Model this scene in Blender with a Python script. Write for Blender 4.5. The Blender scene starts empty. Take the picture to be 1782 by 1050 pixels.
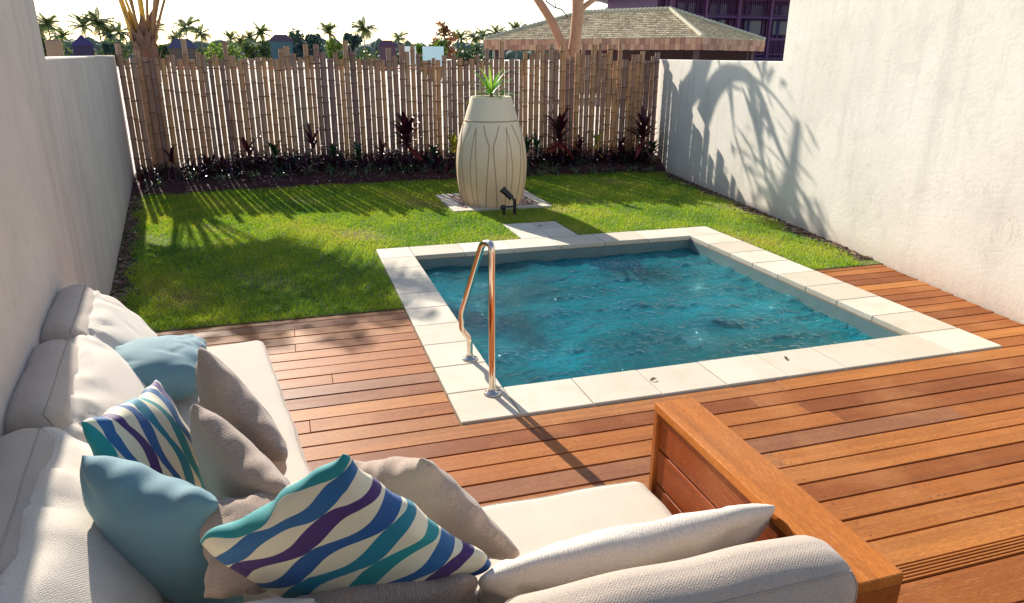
import bpy, bmesh, math, random
import numpy as np
from mathutils import Vector, Matrix
R = math.radians
S = bpy.context.scene
COL = S.collection
random.seed(7); RNG = np.random.default_rng(7)

# ---------------- camera
cam_d = bpy.data.cameras.new("camera"); cam = bpy.data.objects.new("camera", cam_d); COL.objects.link(cam)
PITCH, YAW, ROLL, FPX = 0.331223548, -0.300133773, 0.005548927, 1242.8
fw = Vector((-math.sin(YAW)*math.cos(PITCH), math.cos(YAW)*math.cos(PITCH), -math.sin(PITCH)))
rt = Vector((math.cos(YAW), math.sin(YAW), 0)); up = rt.cross(fw)
rt2 = rt*math.cos(ROLL)+up*math.sin(ROLL); up2 = -rt*math.sin(ROLL)+up*math.cos(ROLL)
cam.matrix_world = Matrix(((rt2.x, up2.x, -fw.x, 0), (rt2.y, up2.y, -fw.y, 0), (rt2.z, up2.z, -fw.z, 1.9), (0, 0, 0, 1)))
cam_d.sensor_width = 36; cam_d.lens = FPX/1782*36; cam_d.clip_start = .05; cam_d.clip_end = 3000
S.camera = cam

# ---------------- sky, sun, exposure
SUN = Vector((-0.21, 1.0, 0.56)).normalized()
ELEV = math.asin(SUN.z); AZ = math.atan2(SUN.x, SUN.y)
W = bpy.data.worlds.new("World"); S.world = W; W.use_nodes = True
wn = W.node_tree; wn.nodes.clear()
sky = wn.nodes.new('ShaderNodeTexSky'); sky.sky_type = 'NISHITA'; sky.sun_disc = False
sky.sun_elevation = ELEV; sky.sun_rotation = AZ; sky.air_density = 1.0; sky.dust_density = 0.5; sky.ozone_density = 1.0
bg = wn.nodes.new('ShaderNodeBackground'); bg.inputs[1].default_value = 0.12
wo = wn.nodes.new('ShaderNodeOutputWorld')
tint = wn.nodes.new('ShaderNodeMix'); tint.data_type = 'RGBA'; tint.blend_type = 'MULTIPLY'; tint.inputs[0].default_value = 1; tint.inputs[7].default_value = (1.03, 1.0, .98, 1)
wn.links.new(sky.outputs[0], tint.inputs[6]); wn.links.new(tint.outputs[2], bg.inputs[0]); wn.links.new(bg.outputs[0], wo.inputs[0])
sd = bpy.data.lights.new("sun", 'SUN'); sd.energy = 5.0; sd.angle = R(.5); sd.color = (1, .92, .79)
so = bpy.data.objects.new("sun", sd); COL.objects.link(so); so.rotation_euler = SUN.to_track_quat('Z', 'Y').to_euler()
so.location = (0, 0, 20)
S.view_settings.view_transform = 'Standard'; S.view_settings.look = 'None'
S.view_settings.exposure = 0.75; S.view_settings.gamma = 1
S.render.resolution_x = 1024; S.render.resolution_y = 603
try:
    S.cycles.transparent_max_bounces = 24; S.cycles.max_bounces = 8
except Exception: pass

# ---------------- material helper
class NT:
    def __init__(s, name):
        s.m = bpy.data.materials.new(name); s.m.use_nodes = True; s.t = s.m.node_tree; s.t.nodes.clear()
        s.out = s.t.nodes.new('ShaderNodeOutputMaterial')
    def n(s, typ, **kw):
        x = s.t.nodes.new(typ)
        for k, v in kw.items():
            if k.startswith('i_'):
                key = k[2:].replace('_', ' '); key = int(key) if key.isdigit() else key
                s.put(x.inputs[key], v)
            else: setattr(x, k, v)
        return x
    def put(s, sock, v):
        if isinstance(v, bpy.types.NodeSocket): s.t.links.new(v, sock)
        elif isinstance(v, bpy.types.Node): s.t.links.new(v.outputs[0], sock)
        else:
            if hasattr(sock.default_value, '__len__') and hasattr(v, '__len__') and len(sock.default_value) == 4 and len(v) == 3: v = (*v, 1)
            sock.default_value = v
    def math(s, op, a, b=0.0, c=0.0, clamp=False):
        x = s.t.nodes.new('ShaderNodeMath'); x.operation = op; x.use_clamp = clamp
        for i, v in enumerate((a, b, c)): s.put(x.inputs[i], v)
        return x.outputs[0]
    def mix(s, f, a, b, mode='MIX'):
        x = s.t.nodes.new('ShaderNodeMix'); x.data_type = 'RGBA'; x.blend_type = mode
        s.put(x.inputs[0], f); s.put(x.inputs[6], a); s.put(x.inputs[7], b)
        return x.outputs[2]
    def ramp(s, f, pts, interp='LINEAR'):
        x = s.t.nodes.new('ShaderNodeValToRGB'); x.color_ramp.interpolation = interp
        e = x.color_ramp.elements
        while len(e) < len(pts): e.new(.5)
        for i, (p, c) in enumerate(pts):
            e[i].position = p; e[i].color = (*c, 1) if len(c) == 3 else c
        s.put(x.inputs[0], f); return x.outputs[0]
    def noise(s, scale, detail=3, rough=.5, vec=None, dist=0.0):
        x = s.t.nodes.new('ShaderNodeTexNoise'); x.inputs['Scale'].default_value = scale
        x.inputs['Detail'].default_value = detail; x.inputs['Roughness'].default_value = rough; x.inputs['Distortion'].default_value = dist
        if vec is not None: s.put(x.inputs['Vector'], vec)
        return x.outputs[0]
    def pos(s, kind='Object'):
        return s.t.nodes.new('ShaderNodeTexCoord').outputs[kind]
    def mapv(s, vec, scale=(1, 1, 1), rot=(0, 0, 0), loc=(0, 0, 0)):
        x = s.t.nodes.new('ShaderNodeMapping'); s.put(x.inputs[0], vec)
        x.inputs['Scale'].default_value = scale; x.inputs['Rotation'].default_value = rot; x.inputs['Location'].default_value = loc
        return x.outputs[0]
    def attr(s, name):
        x = s.t.nodes.new('ShaderNodeAttribute'); x.attribute_name = name; return x.outputs['Fac']
    def bump(s, h, strength=.3, dist=.01, normal=None):
        x = s.t.nodes.new('ShaderNodeBump'); s.put(x.inputs['Height'], h); x.inputs['Strength'].default_value = strength; x.inputs['Distance'].default_value = dist
        if normal is not None: s.put(x.inputs['Normal'], normal)
        return x.outputs[0]
    def bsdf(s, col, rough=.6, normal=None, **kw):
        x = s.t.nodes.new('ShaderNodeBsdfPrincipled'); s.put(x.inputs['Base Color'], col); s.put(x.inputs['Roughness'], rough)
        if normal is not None: s.put(x.inputs['Normal'], normal)
        for k, v in kw.items(): s.put(x.inputs[k.replace('_', ' ')], v)
        s.last = x
        s.t.links.new(x.outputs[0], s.out.inputs[0]); return x

def simple(name, col, rough=.6, var=.15, scale=8, bump=0., **kw):
    k = NT(name); nz = k.noise(scale, 4, vec=k.pos())
    c = k.mix(nz, tuple(x*(1-var) for x in col), tuple(min(1, x*(1+var)) for x in col))
    k.bsdf(c, rough, k.bump(nz, bump, .01) if bump else None, **kw); return k.m

def leafmat(name, cols, trans=.35, rough=.45):
    k = NT(name); a = k.attr('rnd')
    pts = [(i/(max(1, len(cols)-1)), c) for i, c in enumerate(cols)]
    c = k.ramp(a, pts)
    b = k.bsdf(c, rough)
    tr = k.n('ShaderNodeBsdfTranslucent'); k.put(tr.inputs[0], k.mix(1.0, c, (1.5, 1.6, .8), 'MULTIPLY'))
    mx = k.n('ShaderNodeMixShader'); mx.inputs[0].default_value = trans
    k.t.links.new(b.outputs[0], mx.inputs[1]); k.t.links.new(tr.outputs[0], mx.inputs[2]); k.t.links.new(mx.outputs[0], k.out.inputs[0])
    return k.m

# ---------------- object helpers
def tag(o, label=None, cat=None, group=None, kind=None):
    if label: o['label'] = label
    if cat: o['category'] = cat
    if group: o['group'] = group
    if kind: o['kind'] = kind
    return o
def empty(name, loc=(0, 0, 0), label=None, cat=None, group=None):
    o = bpy.data.objects.new(name, None); COL.objects.link(o); o.location = loc; o.empty_display_size = .1
    return tag(o, label, cat, group)
class MB:
    """collects vertices and faces; build() links ONE mesh object"""
    def __init__(s): s.v = []; s.f = []; s.mi = []; s.r = []; s.uv = None; s.smooth = []
    def add(s, vs, fs, mi=0, rnd=None, smooth=False):
        b = len(s.v); s.v += [tuple(p) for p in vs]
        r = random.random() if rnd is None else rnd
        for f in fs: s.f.append(tuple(b+i for i in f)); s.mi.append(mi); s.r.append(r); s.smooth.append(smooth)
    def box(s, x0, x1, y0, y1, z0, z1, M=None, mi=0, rnd=None):
        vs = [(x0, y0, z0), (x1, y0, z0), (x1, y1, z0), (x0, y1, z0), (x0, y0, z1), (x1, y0, z1), (x1, y1, z1), (x0, y1, z1)]
        if M is not None: vs = [M @ Vector(p) for p in vs]
        s.add(vs, [(0, 3, 2, 1), (4, 5, 6, 7), (0, 1, 5, 4), (1, 2, 6, 5), (2, 3, 7, 6), (3, 0, 4, 7)], mi, rnd)
    def prism(s, poly, z0, z1, mi=0):
        n = len(poly); vs = [(x, y, z0) for x, y in poly]+[(x, y, z1) for x, y in poly]
        s.add(vs, [tuple(range(n-1, -1, -1)), tuple(range(n, 2*n))]+[(i, (i+1) % n, n+(i+1) % n, n+i) for i in range(n)], mi)
    def tube(s, pts, rad, n=8, mi=0, rnd=None, cap=True, smooth=True):
        pts = [Vector(p) for p in pts]; rad = rad if hasattr(rad, '__len__') else [rad]*len(pts)
        rings = []; ref = None
        for i, p in enumerate(pts):
            t = (pts[min(i+1, len(pts)-1)]-pts[max(i-1, 0)]).normalized()
            if ref is None: ref = Vector((1, 0, 0)) if abs(t.x) < .8 else Vector((0, 1, 0))
            a = (ref-t*ref.dot(t)).normalized(); b = t.cross(a); ref = a
            rings.append([p+(a*math.cos(2*math.pi*k/n)+b*math.sin(2*math.pi*k/n))*rad[i] for k in range(n)])
        vs = [q for r_ in rings for q in r_]; fs = []
        for i in range(len(pts)-1):
            for k in range(n): fs.append((i*n+k, i*n+(k+1) % n, (i+1)*n+(k+1) % n, (i+1)*n+k))
        s.add(vs, fs, mi, rnd, smooth)
        if cap:
            r0 = s.r[-1]
            s.add(rings[0], [tuple(range(n-1, -1, -1))], mi, r0); s.add(rings[-1], [tuple(range(n))], mi, r0)
    def lathe(s, prof, n=32, c=(0, 0, 0), mi=0, smooth=True, M=None):
        vs = []; fs = []
        for r_, z in prof:
            for k in range(n):
                p = Vector((r_*math.cos(2*math.pi*k/n), r_*math.sin(2*math.pi*k/n), z))
                if M is not None: p = M @ p
                vs.append(p+Vector(c))
        for i in range(len(prof)-1):
            for k in range(n): fs.append((i*n+k, i*n+(k+1) % n, (i+1)*n+(k+1) % n, (i+1)*n+k))
        s.add(vs, fs, mi, None, smooth)
    def strip(s, pts, w, side, mi=0, rnd=None, fold=0.):
        """a flat blade along pts with widths w; side = sideways vector(s)"""
        pts = [Vector(p) for p in pts]; vs = []; fs = []
        for i, p in enumerate(pts):
            sv = side if isinstance(side, Vector) else side[i]
            vs += [p-sv*w[i]*.5, p+sv*w[i]*.5]
        for i in range(len(pts)-1): fs.append((2*i, 2*i+1, 2*i+3, 2*i+2))
        s.add(vs, fs, mi, rnd, True)
    def build(s, name, mats, parent=None, loc=None):
        me = bpy.data.meshes.new(name); me.from_pydata(s.v, [], s.f)
        mats = mats if isinstance(mats, (list, tuple)) else [mats]
        for m in mats: me.materials.append(m)
        me.polygons.foreach_set('material_index', s.mi); me.polygons.foreach_set('use_smooth', s.smooth)
        a = me.attributes.new('rnd', 'FLOAT', 'FACE'); a.data.foreach_set('value', s.r)
        if s.uv is not None:
            ul = me.uv_layers.new(name='UVMap'); idx = np.zeros(len(me.loops), dtype=np.int32); me.loops.foreach_get('vertex_index', idx)
            ul.data.foreach_set('uv', np.asarray(s.uv, dtype=np.float32)[idx].ravel())
        me.update()
        o = bpy.data.objects.new(name, me); COL.objects.link(o)
        if loc is not None: o.location = loc
        if parent is not None: o.parent = parent
        return o
def bevel(o, w=.004, seg=2):
    m = o.modifiers.new('bevel', 'BEVEL'); m.width = w; m.segments = seg; m.limit_method = 'ANGLE'; return o

# ---------------- the plot's boundary lines
def xl(y): return -0.6478-0.13823*y          # inner face of the left wall
def xr(y): return 4.6937+0.13977*y           # inner face of the right wall
def fence_y(x): return 12.47-0.1143*x
PX0, PX1, PY0, PY1 = 0.7625, 4.625, 3.386, 7.227   # outer edge of pool coping
QX0, QX1, QY0, QY1 = 1.105, 4.20, 3.75, 6.85       # water opening

# ---------------- materials
def m_wood(name, ramp_cols, rough=.42, along='X', attr=True):
    k = NT(name); co = k.pos()
    sc = {'X': (1.2, 26, 26), 'Y': (26, 1.2, 26), 'Z': (26, 26, 1.2)}[along]
    v = k.mapv(co, sc)
    a = k.attr('rnd') if attr else 0.5
    off = k.n('ShaderNodeVectorMath', operation='ADD'); k.put(off.inputs[0], v)
    cmb = k.n('ShaderNodeCombineXYZ'); k.put(cmb.inputs[0], k.math('MULTIPLY', a, 37.0)); k.put(cmb.inputs[2], k.math('MULTIPLY', a, 91.0)); k.put(off.inputs[1], cmb.outputs[0])
    g = k.noise(1.0, 6, .6, off.outputs[0], .3); g2 = k.noise(5.0, 3, .5, off.outputs[0])
    base = k.ramp(a, ramp_cols)
    blot = k.noise(2.2, 3, .5, co)
    c = k.mix(k.math('MULTIPLY', k.math('SUBTRACT', .62, g, clamp=True), 2.6, clamp=True), base, (.12, .035, .012), 'MIX')
    c = k.mix(.55, base, c)
    c = k.mix(k.math('MULTIPLY', k.math('SUBTRACT', blot, .5, clamp=True), 1.5, clamp=True), c, (.58, .27, .10))
    g3 = k.noise(1.0, 3, .7, k.mapv(co, tuple(x*14 if x > 5 else 40 for x in sc)))
    c = k.mix(k.math('MULTIPLY', k.ramp(g3, [(.40, (1, 1, 1)), (.60, (0, 0, 0))]), .42), c, (.16, .045, .012))
    c = k.mix(k.math('MULTIPLY', k.ramp(g3, [(.58, (0, 0, 0)), (.72, (1, 1, 1))]), .35), c, (.66, .33, .12))
    fl = k.ramp(g2, [(.62, (0, 0, 0)), (.72, (1, 1, 1))])
    c = k.mix(k.math('MULTIPLY', fl, .16), c, (.66, .40, .20))
    rr = k.math('ADD', k.math('MULTIPLY', g, .25), rough-.10)
    k.bsdf(c, rr, k.bump(k.math('ADD', g, k.math('MULTIPLY', g2, .4)), .25, .004), Specular_IOR_Level=.14); return k.m
M = {}
M['deck'] = m_wood('deck_wood', [(0, (.22, .060, .016)), (.3, (.35, .11, .026)), (.6, (.44, .15, .034)), (.85, (.54, .21, .05)), (.95, (.27, .11, .055)), (1, (.34, .19, .11))], .50)
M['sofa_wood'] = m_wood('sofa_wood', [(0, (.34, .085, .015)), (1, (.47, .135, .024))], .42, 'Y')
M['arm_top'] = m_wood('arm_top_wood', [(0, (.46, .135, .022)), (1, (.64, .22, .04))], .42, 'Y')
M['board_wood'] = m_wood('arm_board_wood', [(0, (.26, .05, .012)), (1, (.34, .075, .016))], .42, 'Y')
M['dark_wood'] = simple('dark_wood', (.07, .022, .03), .5, .3, 6)
def m_plaster(name, base, dirt, rr):
    k = NT(name); co = k.pos()
    n1 = k.noise(1.1, 5, .6, co); n2 = k.noise(38, 5, .65, co); n3 = k.noise(160, 3, .6, co)
    st = k.noise(1.0, 4, .6, k.mapv(co, (5.5, 5.5, .55)))
    c = k.mix(k.ramp(n1, [(.35, (0, 0, 0)), (.75, (1, 1, 1))]), base, dirt)
    c = k.mix(k.math('MULTIPLY', k.ramp(st, [(.5, (0, 0, 0)), (.72, (1, 1, 1))]), rr), c, tuple(x*.72 for x in dirt))
    c = k.mix(k.math('MULTIPLY', k.ramp(n2, [(.55, (0, 0, 0)), (.75, (1, 1, 1))]), .45), c, tuple(x*.8 for x in base))
    sep = k.n('ShaderNodeSeparateXYZ'); k.put(sep.inputs[0], co)
    low = k.math('SUBTRACT', 1.0, k.math('MULTIPLY', sep.outputs[2], 2.8), clamp=True)
    c = k.mix(k.math('MULTIPLY', k.math('MULTIPLY', low, low), k.math('ADD', k.math('MULTIPLY', n2, .9), .05)), c, (.46, .30, .20))
    vo = k.n('ShaderNodeTexVoronoi'); vo.feature = 'DISTANCE_TO_EDGE'; vo.inputs['Scale'].default_value = .55
    wv = k.n('ShaderNodeVectorMath', operation='ADD'); k.put(wv.inputs[0], co); nzc = k.n('ShaderNodeTexNoise'); nzc.inputs['Scale'].default_value = 2.5; nzc.inputs['Detail'].default_value = 5; k.put(nzc.inputs['Vector'], co); k.put(wv.inputs[1], nzc.outputs[1]); k.put(vo.inputs['Vector'], wv.outputs[0])
    ck = k.math('MULTIPLY', k.math('LESS_THAN', vo.outputs['Distance'], .0022), k.ramp(n1, [(.5, (0, 0, 0)), (.62, (1, 1, 1))]))
    c = k.mix(k.math('MULTIPLY', ck, .35), c, (.34, .28, .22))
    pt = k.noise(4.5, 5, .7, co, .8); c = k.mix(k.math('MULTIPLY', k.ramp(pt, [(.52, (0, 0, 0)), (.68, (1, 1, 1))]), .4), c, tuple(x*.84 for x in dirt))
    tw = k.noise(7, 3, .5, k.mapv(co, (1, 1, 2.2), (0.5, 0, 0)), 1.2)
    h = k.math('ADD', k.math('MULTIPLY', tw, 1.2), k.math('ADD', k.math('ADD', n2, k.math('MULTIPLY', n3, .5)), k.math('MULTIPLY', n1, .8)))
    k.bsdf(c, .9, k.bump(h, .22, .008)); return k.m
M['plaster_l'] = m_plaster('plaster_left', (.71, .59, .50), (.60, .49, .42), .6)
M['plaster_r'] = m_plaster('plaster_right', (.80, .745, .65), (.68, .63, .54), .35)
def m_stone():
    k = NT('coping_stone'); co = k.pos(); a = k.attr('rnd')
    n1 = k.noise(3.5, 5, .65, co, .4); n2 = k.noise(60, 4, .6, co); n3 = k.noise(14, 3, .5, co)
    c = k.ramp(a, [(0, (.52, .46, .36)), (.5, (.59, .525, .42)), (1, (.66, .60, .49))])
    c = k.mix(k.math('MULTIPLY', k.ramp(n1, [(.45, (0, 0, 0)), (.75, (1, 1, 1))]), .45), c, (.45, .35, .24))
    c = k.mix(k.math('MULTIPLY', k.ramp(n3, [(.66, (0, 0, 0)), (.74, (1, 1, 1))]), .35), c, (.44, .38, .29))
    k.bsdf(c, .75, k.bump(n2, .25, .003)); return k.m
M['stone'] = m_stone()
def m_fabric(name, c1, c2, freq=330., rough=.95, b=.5):
    k = NT(name); uv = k.pos('UV'); sep = k.n('ShaderNodeSeparateXYZ'); k.put(sep.inputs[0], uv)
    sx = k.math('SINE', k.math('MULTIPLY', sep.outputs[0], freq*2.2)); sy = k.math('SINE', k.math('MULTIPLY', sep.outputs[1], freq*2.2))
    w = k.math('MULTIPLY', sx, sy); nz = k.noise(240, 2, .6, uv); n2 = k.noise(9, 4, .6, uv); n4 = k.noise(90, 2, .7, k.mapv(uv, (1, 3, 1)))
    h = k.math('ADD', k.math('MULTIPLY', w, .22), k.math('MULTIPLY', nz, 1.3))
    f = k.math('ADD', k.math('MULTIPLY', w, .14), k.math('ADD', k.math('MULTIPLY', k.math('SUBTRACT', nz, .25), 1.1), k.math('MULTIPLY', k.math('SUBTRACT', n4, .25), .8)), clamp=True)
    c = k.mix(f, c1, c2); c = k.mix(k.math('MULTIPLY', n2, .35), c, tuple(x*.8 for x in c1))
    k.bsdf(c, rough, k.bump(h, b, .003), Sheen_Weight=.25); return k.m
M['beige'] = m_fabric('beige_weave', (.24, .165, .125), (.60, .475, .38))
M['cream'] = m_fabric('cream_weave', (.55, .47, .385), (.86, .79, .69))
M['sofa_weave_shaded'] = m_fabric('sofa_weave_shaded', (.33, .25, .195), (.68, .575, .47))  # back cushions: sofa cloth darkened, their shade is put into the colour
M['seat_weave_lit'] = m_fabric('seat_weave_lit', (.46, .38, .30), (.84, .75, .63))  # seats: the same cloth made lighter, sunlight put into the colour
M['blue'] = m_fabric('blue_cloth', (.095, .215, .27), (.155, .32, .37), 500, .8, .12)
def m_stripe():
    k = NT('wave_striped_cloth'); uv = k.pos('UV'); sep = k.n('ShaderNodeSeparateXYZ'); k.put(sep.inputs[0], uv)
    u, v = sep.outputs[0], sep.outputs[1]           # metres
    t = k.math('ADD', k.math('MULTIPLY', v, 16.0), k.math('MULTIPLY', k.math('SINE', k.math('MULTIPLY', u, 9.0)), .06))
    kk = k.math('FLOOR', t); fr = k.math('SUBTRACT', t, kk)
    ph = k.math('ADD', k.math('MULTIPLY', u, 21.0), k.math('MULTIPLY', kk, 2.2))
    wid = k.math('ADD', .20, k.math('MULTIPLY', k.math('SINE', ph), .20))
    cream = k.math('LESS_THAN', k.math('ABSOLUTE', k.math('SUBTRACT', fr, .5)), wid)
    idx = k.math('FLOOR', k.math('ADD', t, .5)); md = k.math('DIVIDE', k.math('ADD', k.math('FLOORED_MODULO', idx, 5.0), .5), 5.0)
    col = k.ramp(md, [(0, (.004, .24, .25)), (.2, (.010, .11, .28)), (.4, (.055, .018, .13)), (.6, (.010, .085, .26)), (.8, (.004, .19, .27))], 'CONSTANT')
    c = k.mix(cream, col, (.74, .67, .47))
    nz = k.noise(300, 2, .6, uv); k.bsdf(c, .7, k.bump(nz, .15, .002), Sheen_Weight=.15); return k.m
M['stripe'] = m_stripe(); M['pipe'] = simple('piping_cloth', (.40, .32, .26), .9)

# ---------------- ground, lawn, bed
k = NT('sandy_ground'); co = k.pos(); n1 = k.noise(.25, 5, .6, co); n2 = k.noise(9, 5, .6, co)
k.bsdf(k.mix(n1, (.55, .49, .40), (.74, .69, .60)), .95, k.bump(n2, .3, .02)); M['sand'] = k.m
b = MB(); b.add([(-1500, -500, -.12), (1500, -500, -.12), (1500, 2500, -.12), (-1500, 2500, -.12)], [(0, 1, 2, 3)])
# cut out nothing: pool shell goes below, so the sheet starts beyond the fence
b = MB()
b.add([(-400, 13.2, -.02), (400, 13.2, -.02), (1500, 2500, -.02), (-1500, 2500, -.02)], [(0, 1, 2, 3)])
b.add([(-400, -60, -.02), (xl(-60)-.2, -60, -.02), (xl(13.2)-.2, 13.2, -.02), (-400, 13.2, -.02)], [(0, 1, 2, 3)])
b.add([(xr(-60)+.2, -60, -.02), (400, -60, -.02), (400, 13.2, -.02), (xr(13.2)+.2, 13.2, -.02)], [(0, 1, 2, 3)])
tag(b.build('ground', M['sand']), kind='structure')

LY0 = 5.345
def bed_edge(x): return 11.05+.3*math.sin(max(0, min(1, (x+2.3)/8.6))*math.pi*.9)+.05*math.sin(x*5.1)+.03*math.sin(x*13)
k = NT('lawn_soil'); co = k.pos(); n1 = k.noise(1.3, 4, .6, co); n2 = k.noise(70, 4, .6, co)
k.bsdf(k.mix(n1, (.07, .11, .018), (.15, .15, .045)), .95, k.bump(n2, .6, .02)); M['soil'] = k.m
b = MB()   # lawn sheet in strips round the pool opening
def quad(b, x0, x1, y0, y1, z=0.):
    b.add([(x0(y0) if callable(x0) else x0, y0, z), (x1(y0) if callable(x1) else x1, y0, z), (x1(y1) if callable(x1) else x1, y1, z), (x0(y1) if callable(x0) else x0, y1, z)], [(0, 1, 2, 3)])
quad(b, xl, PX0+.02, LY0, PY1-.02, .004); quad(b, PX1-.02, xr, LY0, PY1-.02, .004); quad(b, xl, xr, PY1-.02, 13.4, .004)
tag(b.build('lawn', M['soil']), kind='structure')

def in_lawn(x, y):
    return (x > xl(y)+.02) & (x < xr(y)-.02) & ~((x > PX0-.01) & (x < PX1+.01) & (y < PY1+.01)) & ~((x > 1.93) & (x < 3.30) & (y > 8.77) & (y < 10.1)) & ~((x > 2.34) & (x < 3.02) & (y > 7.1) & (y < 7.99))
def grass():
    N = 330000
    y = LY0+.01+(RNG.random(N)**1.15)*(11.4-LY0); x = RNG.uniform(-2.4, 6.4, N)
    be = np.array([bed_edge(t) for t in np.linspace(-2.5, 6.5, 200)]); bx = np.interp(x, np.linspace(-2.5, 6.5, 200), be)
    ok = in_lawn(x, y) & (y < bx+.04)
    near_l = (x-xl(y)) < .12+.05*np.sin(y*7); near_r = (xr(y)-x) < .17+.08*np.sin(y*5)
    ok &= ~((near_l | near_r) & (RNG.random(N) < .93))
    x, y = x[ok], y[ok]; n = len(x)
    patch = np.sin(x*2.1+1.3)*np.sin(y*1.7+.4)+.6*np.sin(x*5.3+y*3.1)+.4*np.sin(x*9.1-y*7.7)
    worn = np.clip(np.sin(x*1.9+.6*y+2.0)*np.sin(y*2.6-.8*x+.5)+.5*np.sin(x*6.3+y*4.4)-.55, 0, 1)
    keep = RNG.random(n) > worn*.55
    x, y, patch, worn = x[keep], y[keep], patch[keep], worn[keep]; n = len(x)
    h = RNG.uniform(.014, .040, n)*(1-.3*worn)*(1+.22*patch*.5); a = RNG.uniform(0, 2*np.pi, n); w = RNG.uniform(.0022, .0045, n)*(.7+y/14)
    ln = RNG.uniform(.3, 1.2, n)*h; la = RNG.uniform(0, 2*np.pi, n)
    z0 = np.full(n, .002)
    v = np.zeros((n, 3, 3))
    v[:, 0] = np.stack([x-np.cos(a)*w, y-np.sin(a)*w, z0], 1); v[:, 1] = np.stack([x+np.cos(a)*w, y+np.sin(a)*w, z0], 1)
    v[:, 2] = np.stack([x+np.cos(la)*ln, y+np.sin(la)*ln, z0+h], 1)
    me = bpy.data.meshes.new('grass'); me.vertices.add(3*n); me.vertices.foreach_set('co', v.ravel())
    me.loops.add(3*n); me.loops.foreach_set('vertex_index', np.arange(3*n, dtype=np.int32))
    me.polygons.add(n); me.polygons.foreach_set('loop_start', np.arange(0, 3*n, 3, dtype=np.int32))
    at = me.attributes.new('rnd', 'FLOAT', 'FACE'); r = np.clip(RNG.random(n)*.55+.22+.15*patch+.30*worn, 0, 1); at.data.foreach_set('value', r.astype(np.float32))
    me.update(calc_edges=True); me.materials.append(M['grass']); o = bpy.data.objects.new('grass', me); COL.objects.link(o)
    tag(o, 'short green lawn grass around the plunge pool', 'grass', kind='stuff')
M['grass'] = leafmat('grass_blades', [(.03, .11, .012), (.11, .25, .018), (.26, .38, .022), (.42, .43, .05), (.44, .34, .13)], .4, .55)
grass()

# mulch bed (a mound rising to the fence)
def bed_h(x, y):
    e = bed_edge(x); t = max(0, min(1, (y-e)/(fence_y(x)-.1-e))); lf = max(.05, min(1, (x+2.4)/2.0))
    return .012+.21*(t**.75)*lf
k = NT('mulch'); co = k.pos(); n1 = k.noise(30, 5, .7, co); n2 = k.noise(5, 4, .6, co)
v = k.n('ShaderNodeTexVoronoi'); v.inputs['Scale'].default_value = 55; k.put(v.inputs['Vector'], k.mapv(co, (1, 1.6, 1)))
c = k.mix(n1, (.040, .008, .018), (.13, .030, .042)); c = k.mix(k.math('MULTIPLY', k.ramp(v.outputs['Distance'], [(.0, (1, 1, 1)), (.3, (0, 0, 0))]), .35), c, (.16, .07, .05))
k.bsdf(c, .9, k.bump(k.math('ADD', n1, v.outputs['Distance']), .9, .03)); M['mulch'] = k.m
b = MB(); nx, ny = 150, 34; vs = []
for j in range(ny+1):
    for i in range(nx+1):
        s_ = i/nx; t = j/ny; y0 = bed_edge(-2.3+8.6*s_); 
        yy = y0+(13.3-y0)*t; x = xl(yy)+(xr(yy)-xl(yy))*s_
        yy = bed_edge(x)+(13.3-bed_edge(x))*t
        vs.append((x, yy, (bed_h(x, yy) if t > 0 else .0)+random.uniform(-.008, .012)))
b.add(vs, [(j*(nx+1)+i, j*(nx+1)+i+1, (j+1)*(nx+1)+i+1, (j+1)*(nx+1)+i) for j in range(ny) for i in range(nx)], smooth=False)
tag(b.build('mulch_bed', M['mulch']), kind='structure')
b = MB()   # loose chips along bed and wall feet
for _ in range(5200):
    q = random.random()
    if q < .62:
        x = random.uniform(-2.1, 6.1); e = bed_edge(x); y = e-.05+random.random()**1.3*(fence_y(x)-e); z = max(.012, bed_h(x, y))
    elif q < .85: y = random.uniform(5.5, 11); x = xr(y)-.02-abs(random.gauss(0, .10)); z = .012
    else: y = random.uniform(5.5, 11); x = xl(y)+.02+abs(random.gauss(0, .07)); z = .012
    if not(xl(y) < x < xr(y)): continue
    l = random.uniform(.008, .03); w = l*random.uniform(.2, .5); Mx = Matrix.Translation((x, y, z+.004)) @ Matrix.Rotation(random.uniform(0, 6.3), 4, 'Z') @ Matrix.Rotation(random.uniform(-.5, .5), 4, 'X')
    b.box(-l, l, -w, w, -.003, .003, Mx)
k = NT('bark_chips'); k.bsdf(k.ramp(k.attr('rnd'), [(0, (.035, .012, .012)), (.6, (.12, .05, .035)), (.9, (.24, .13, .08)), (1, (.45, .36, .28))]), .8); M['chips'] = k.m
tag(b.build('bark_chips', M['chips']), 'dark bark chips scattered over the planting bed', 'bark chips', kind='stuff')

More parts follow.
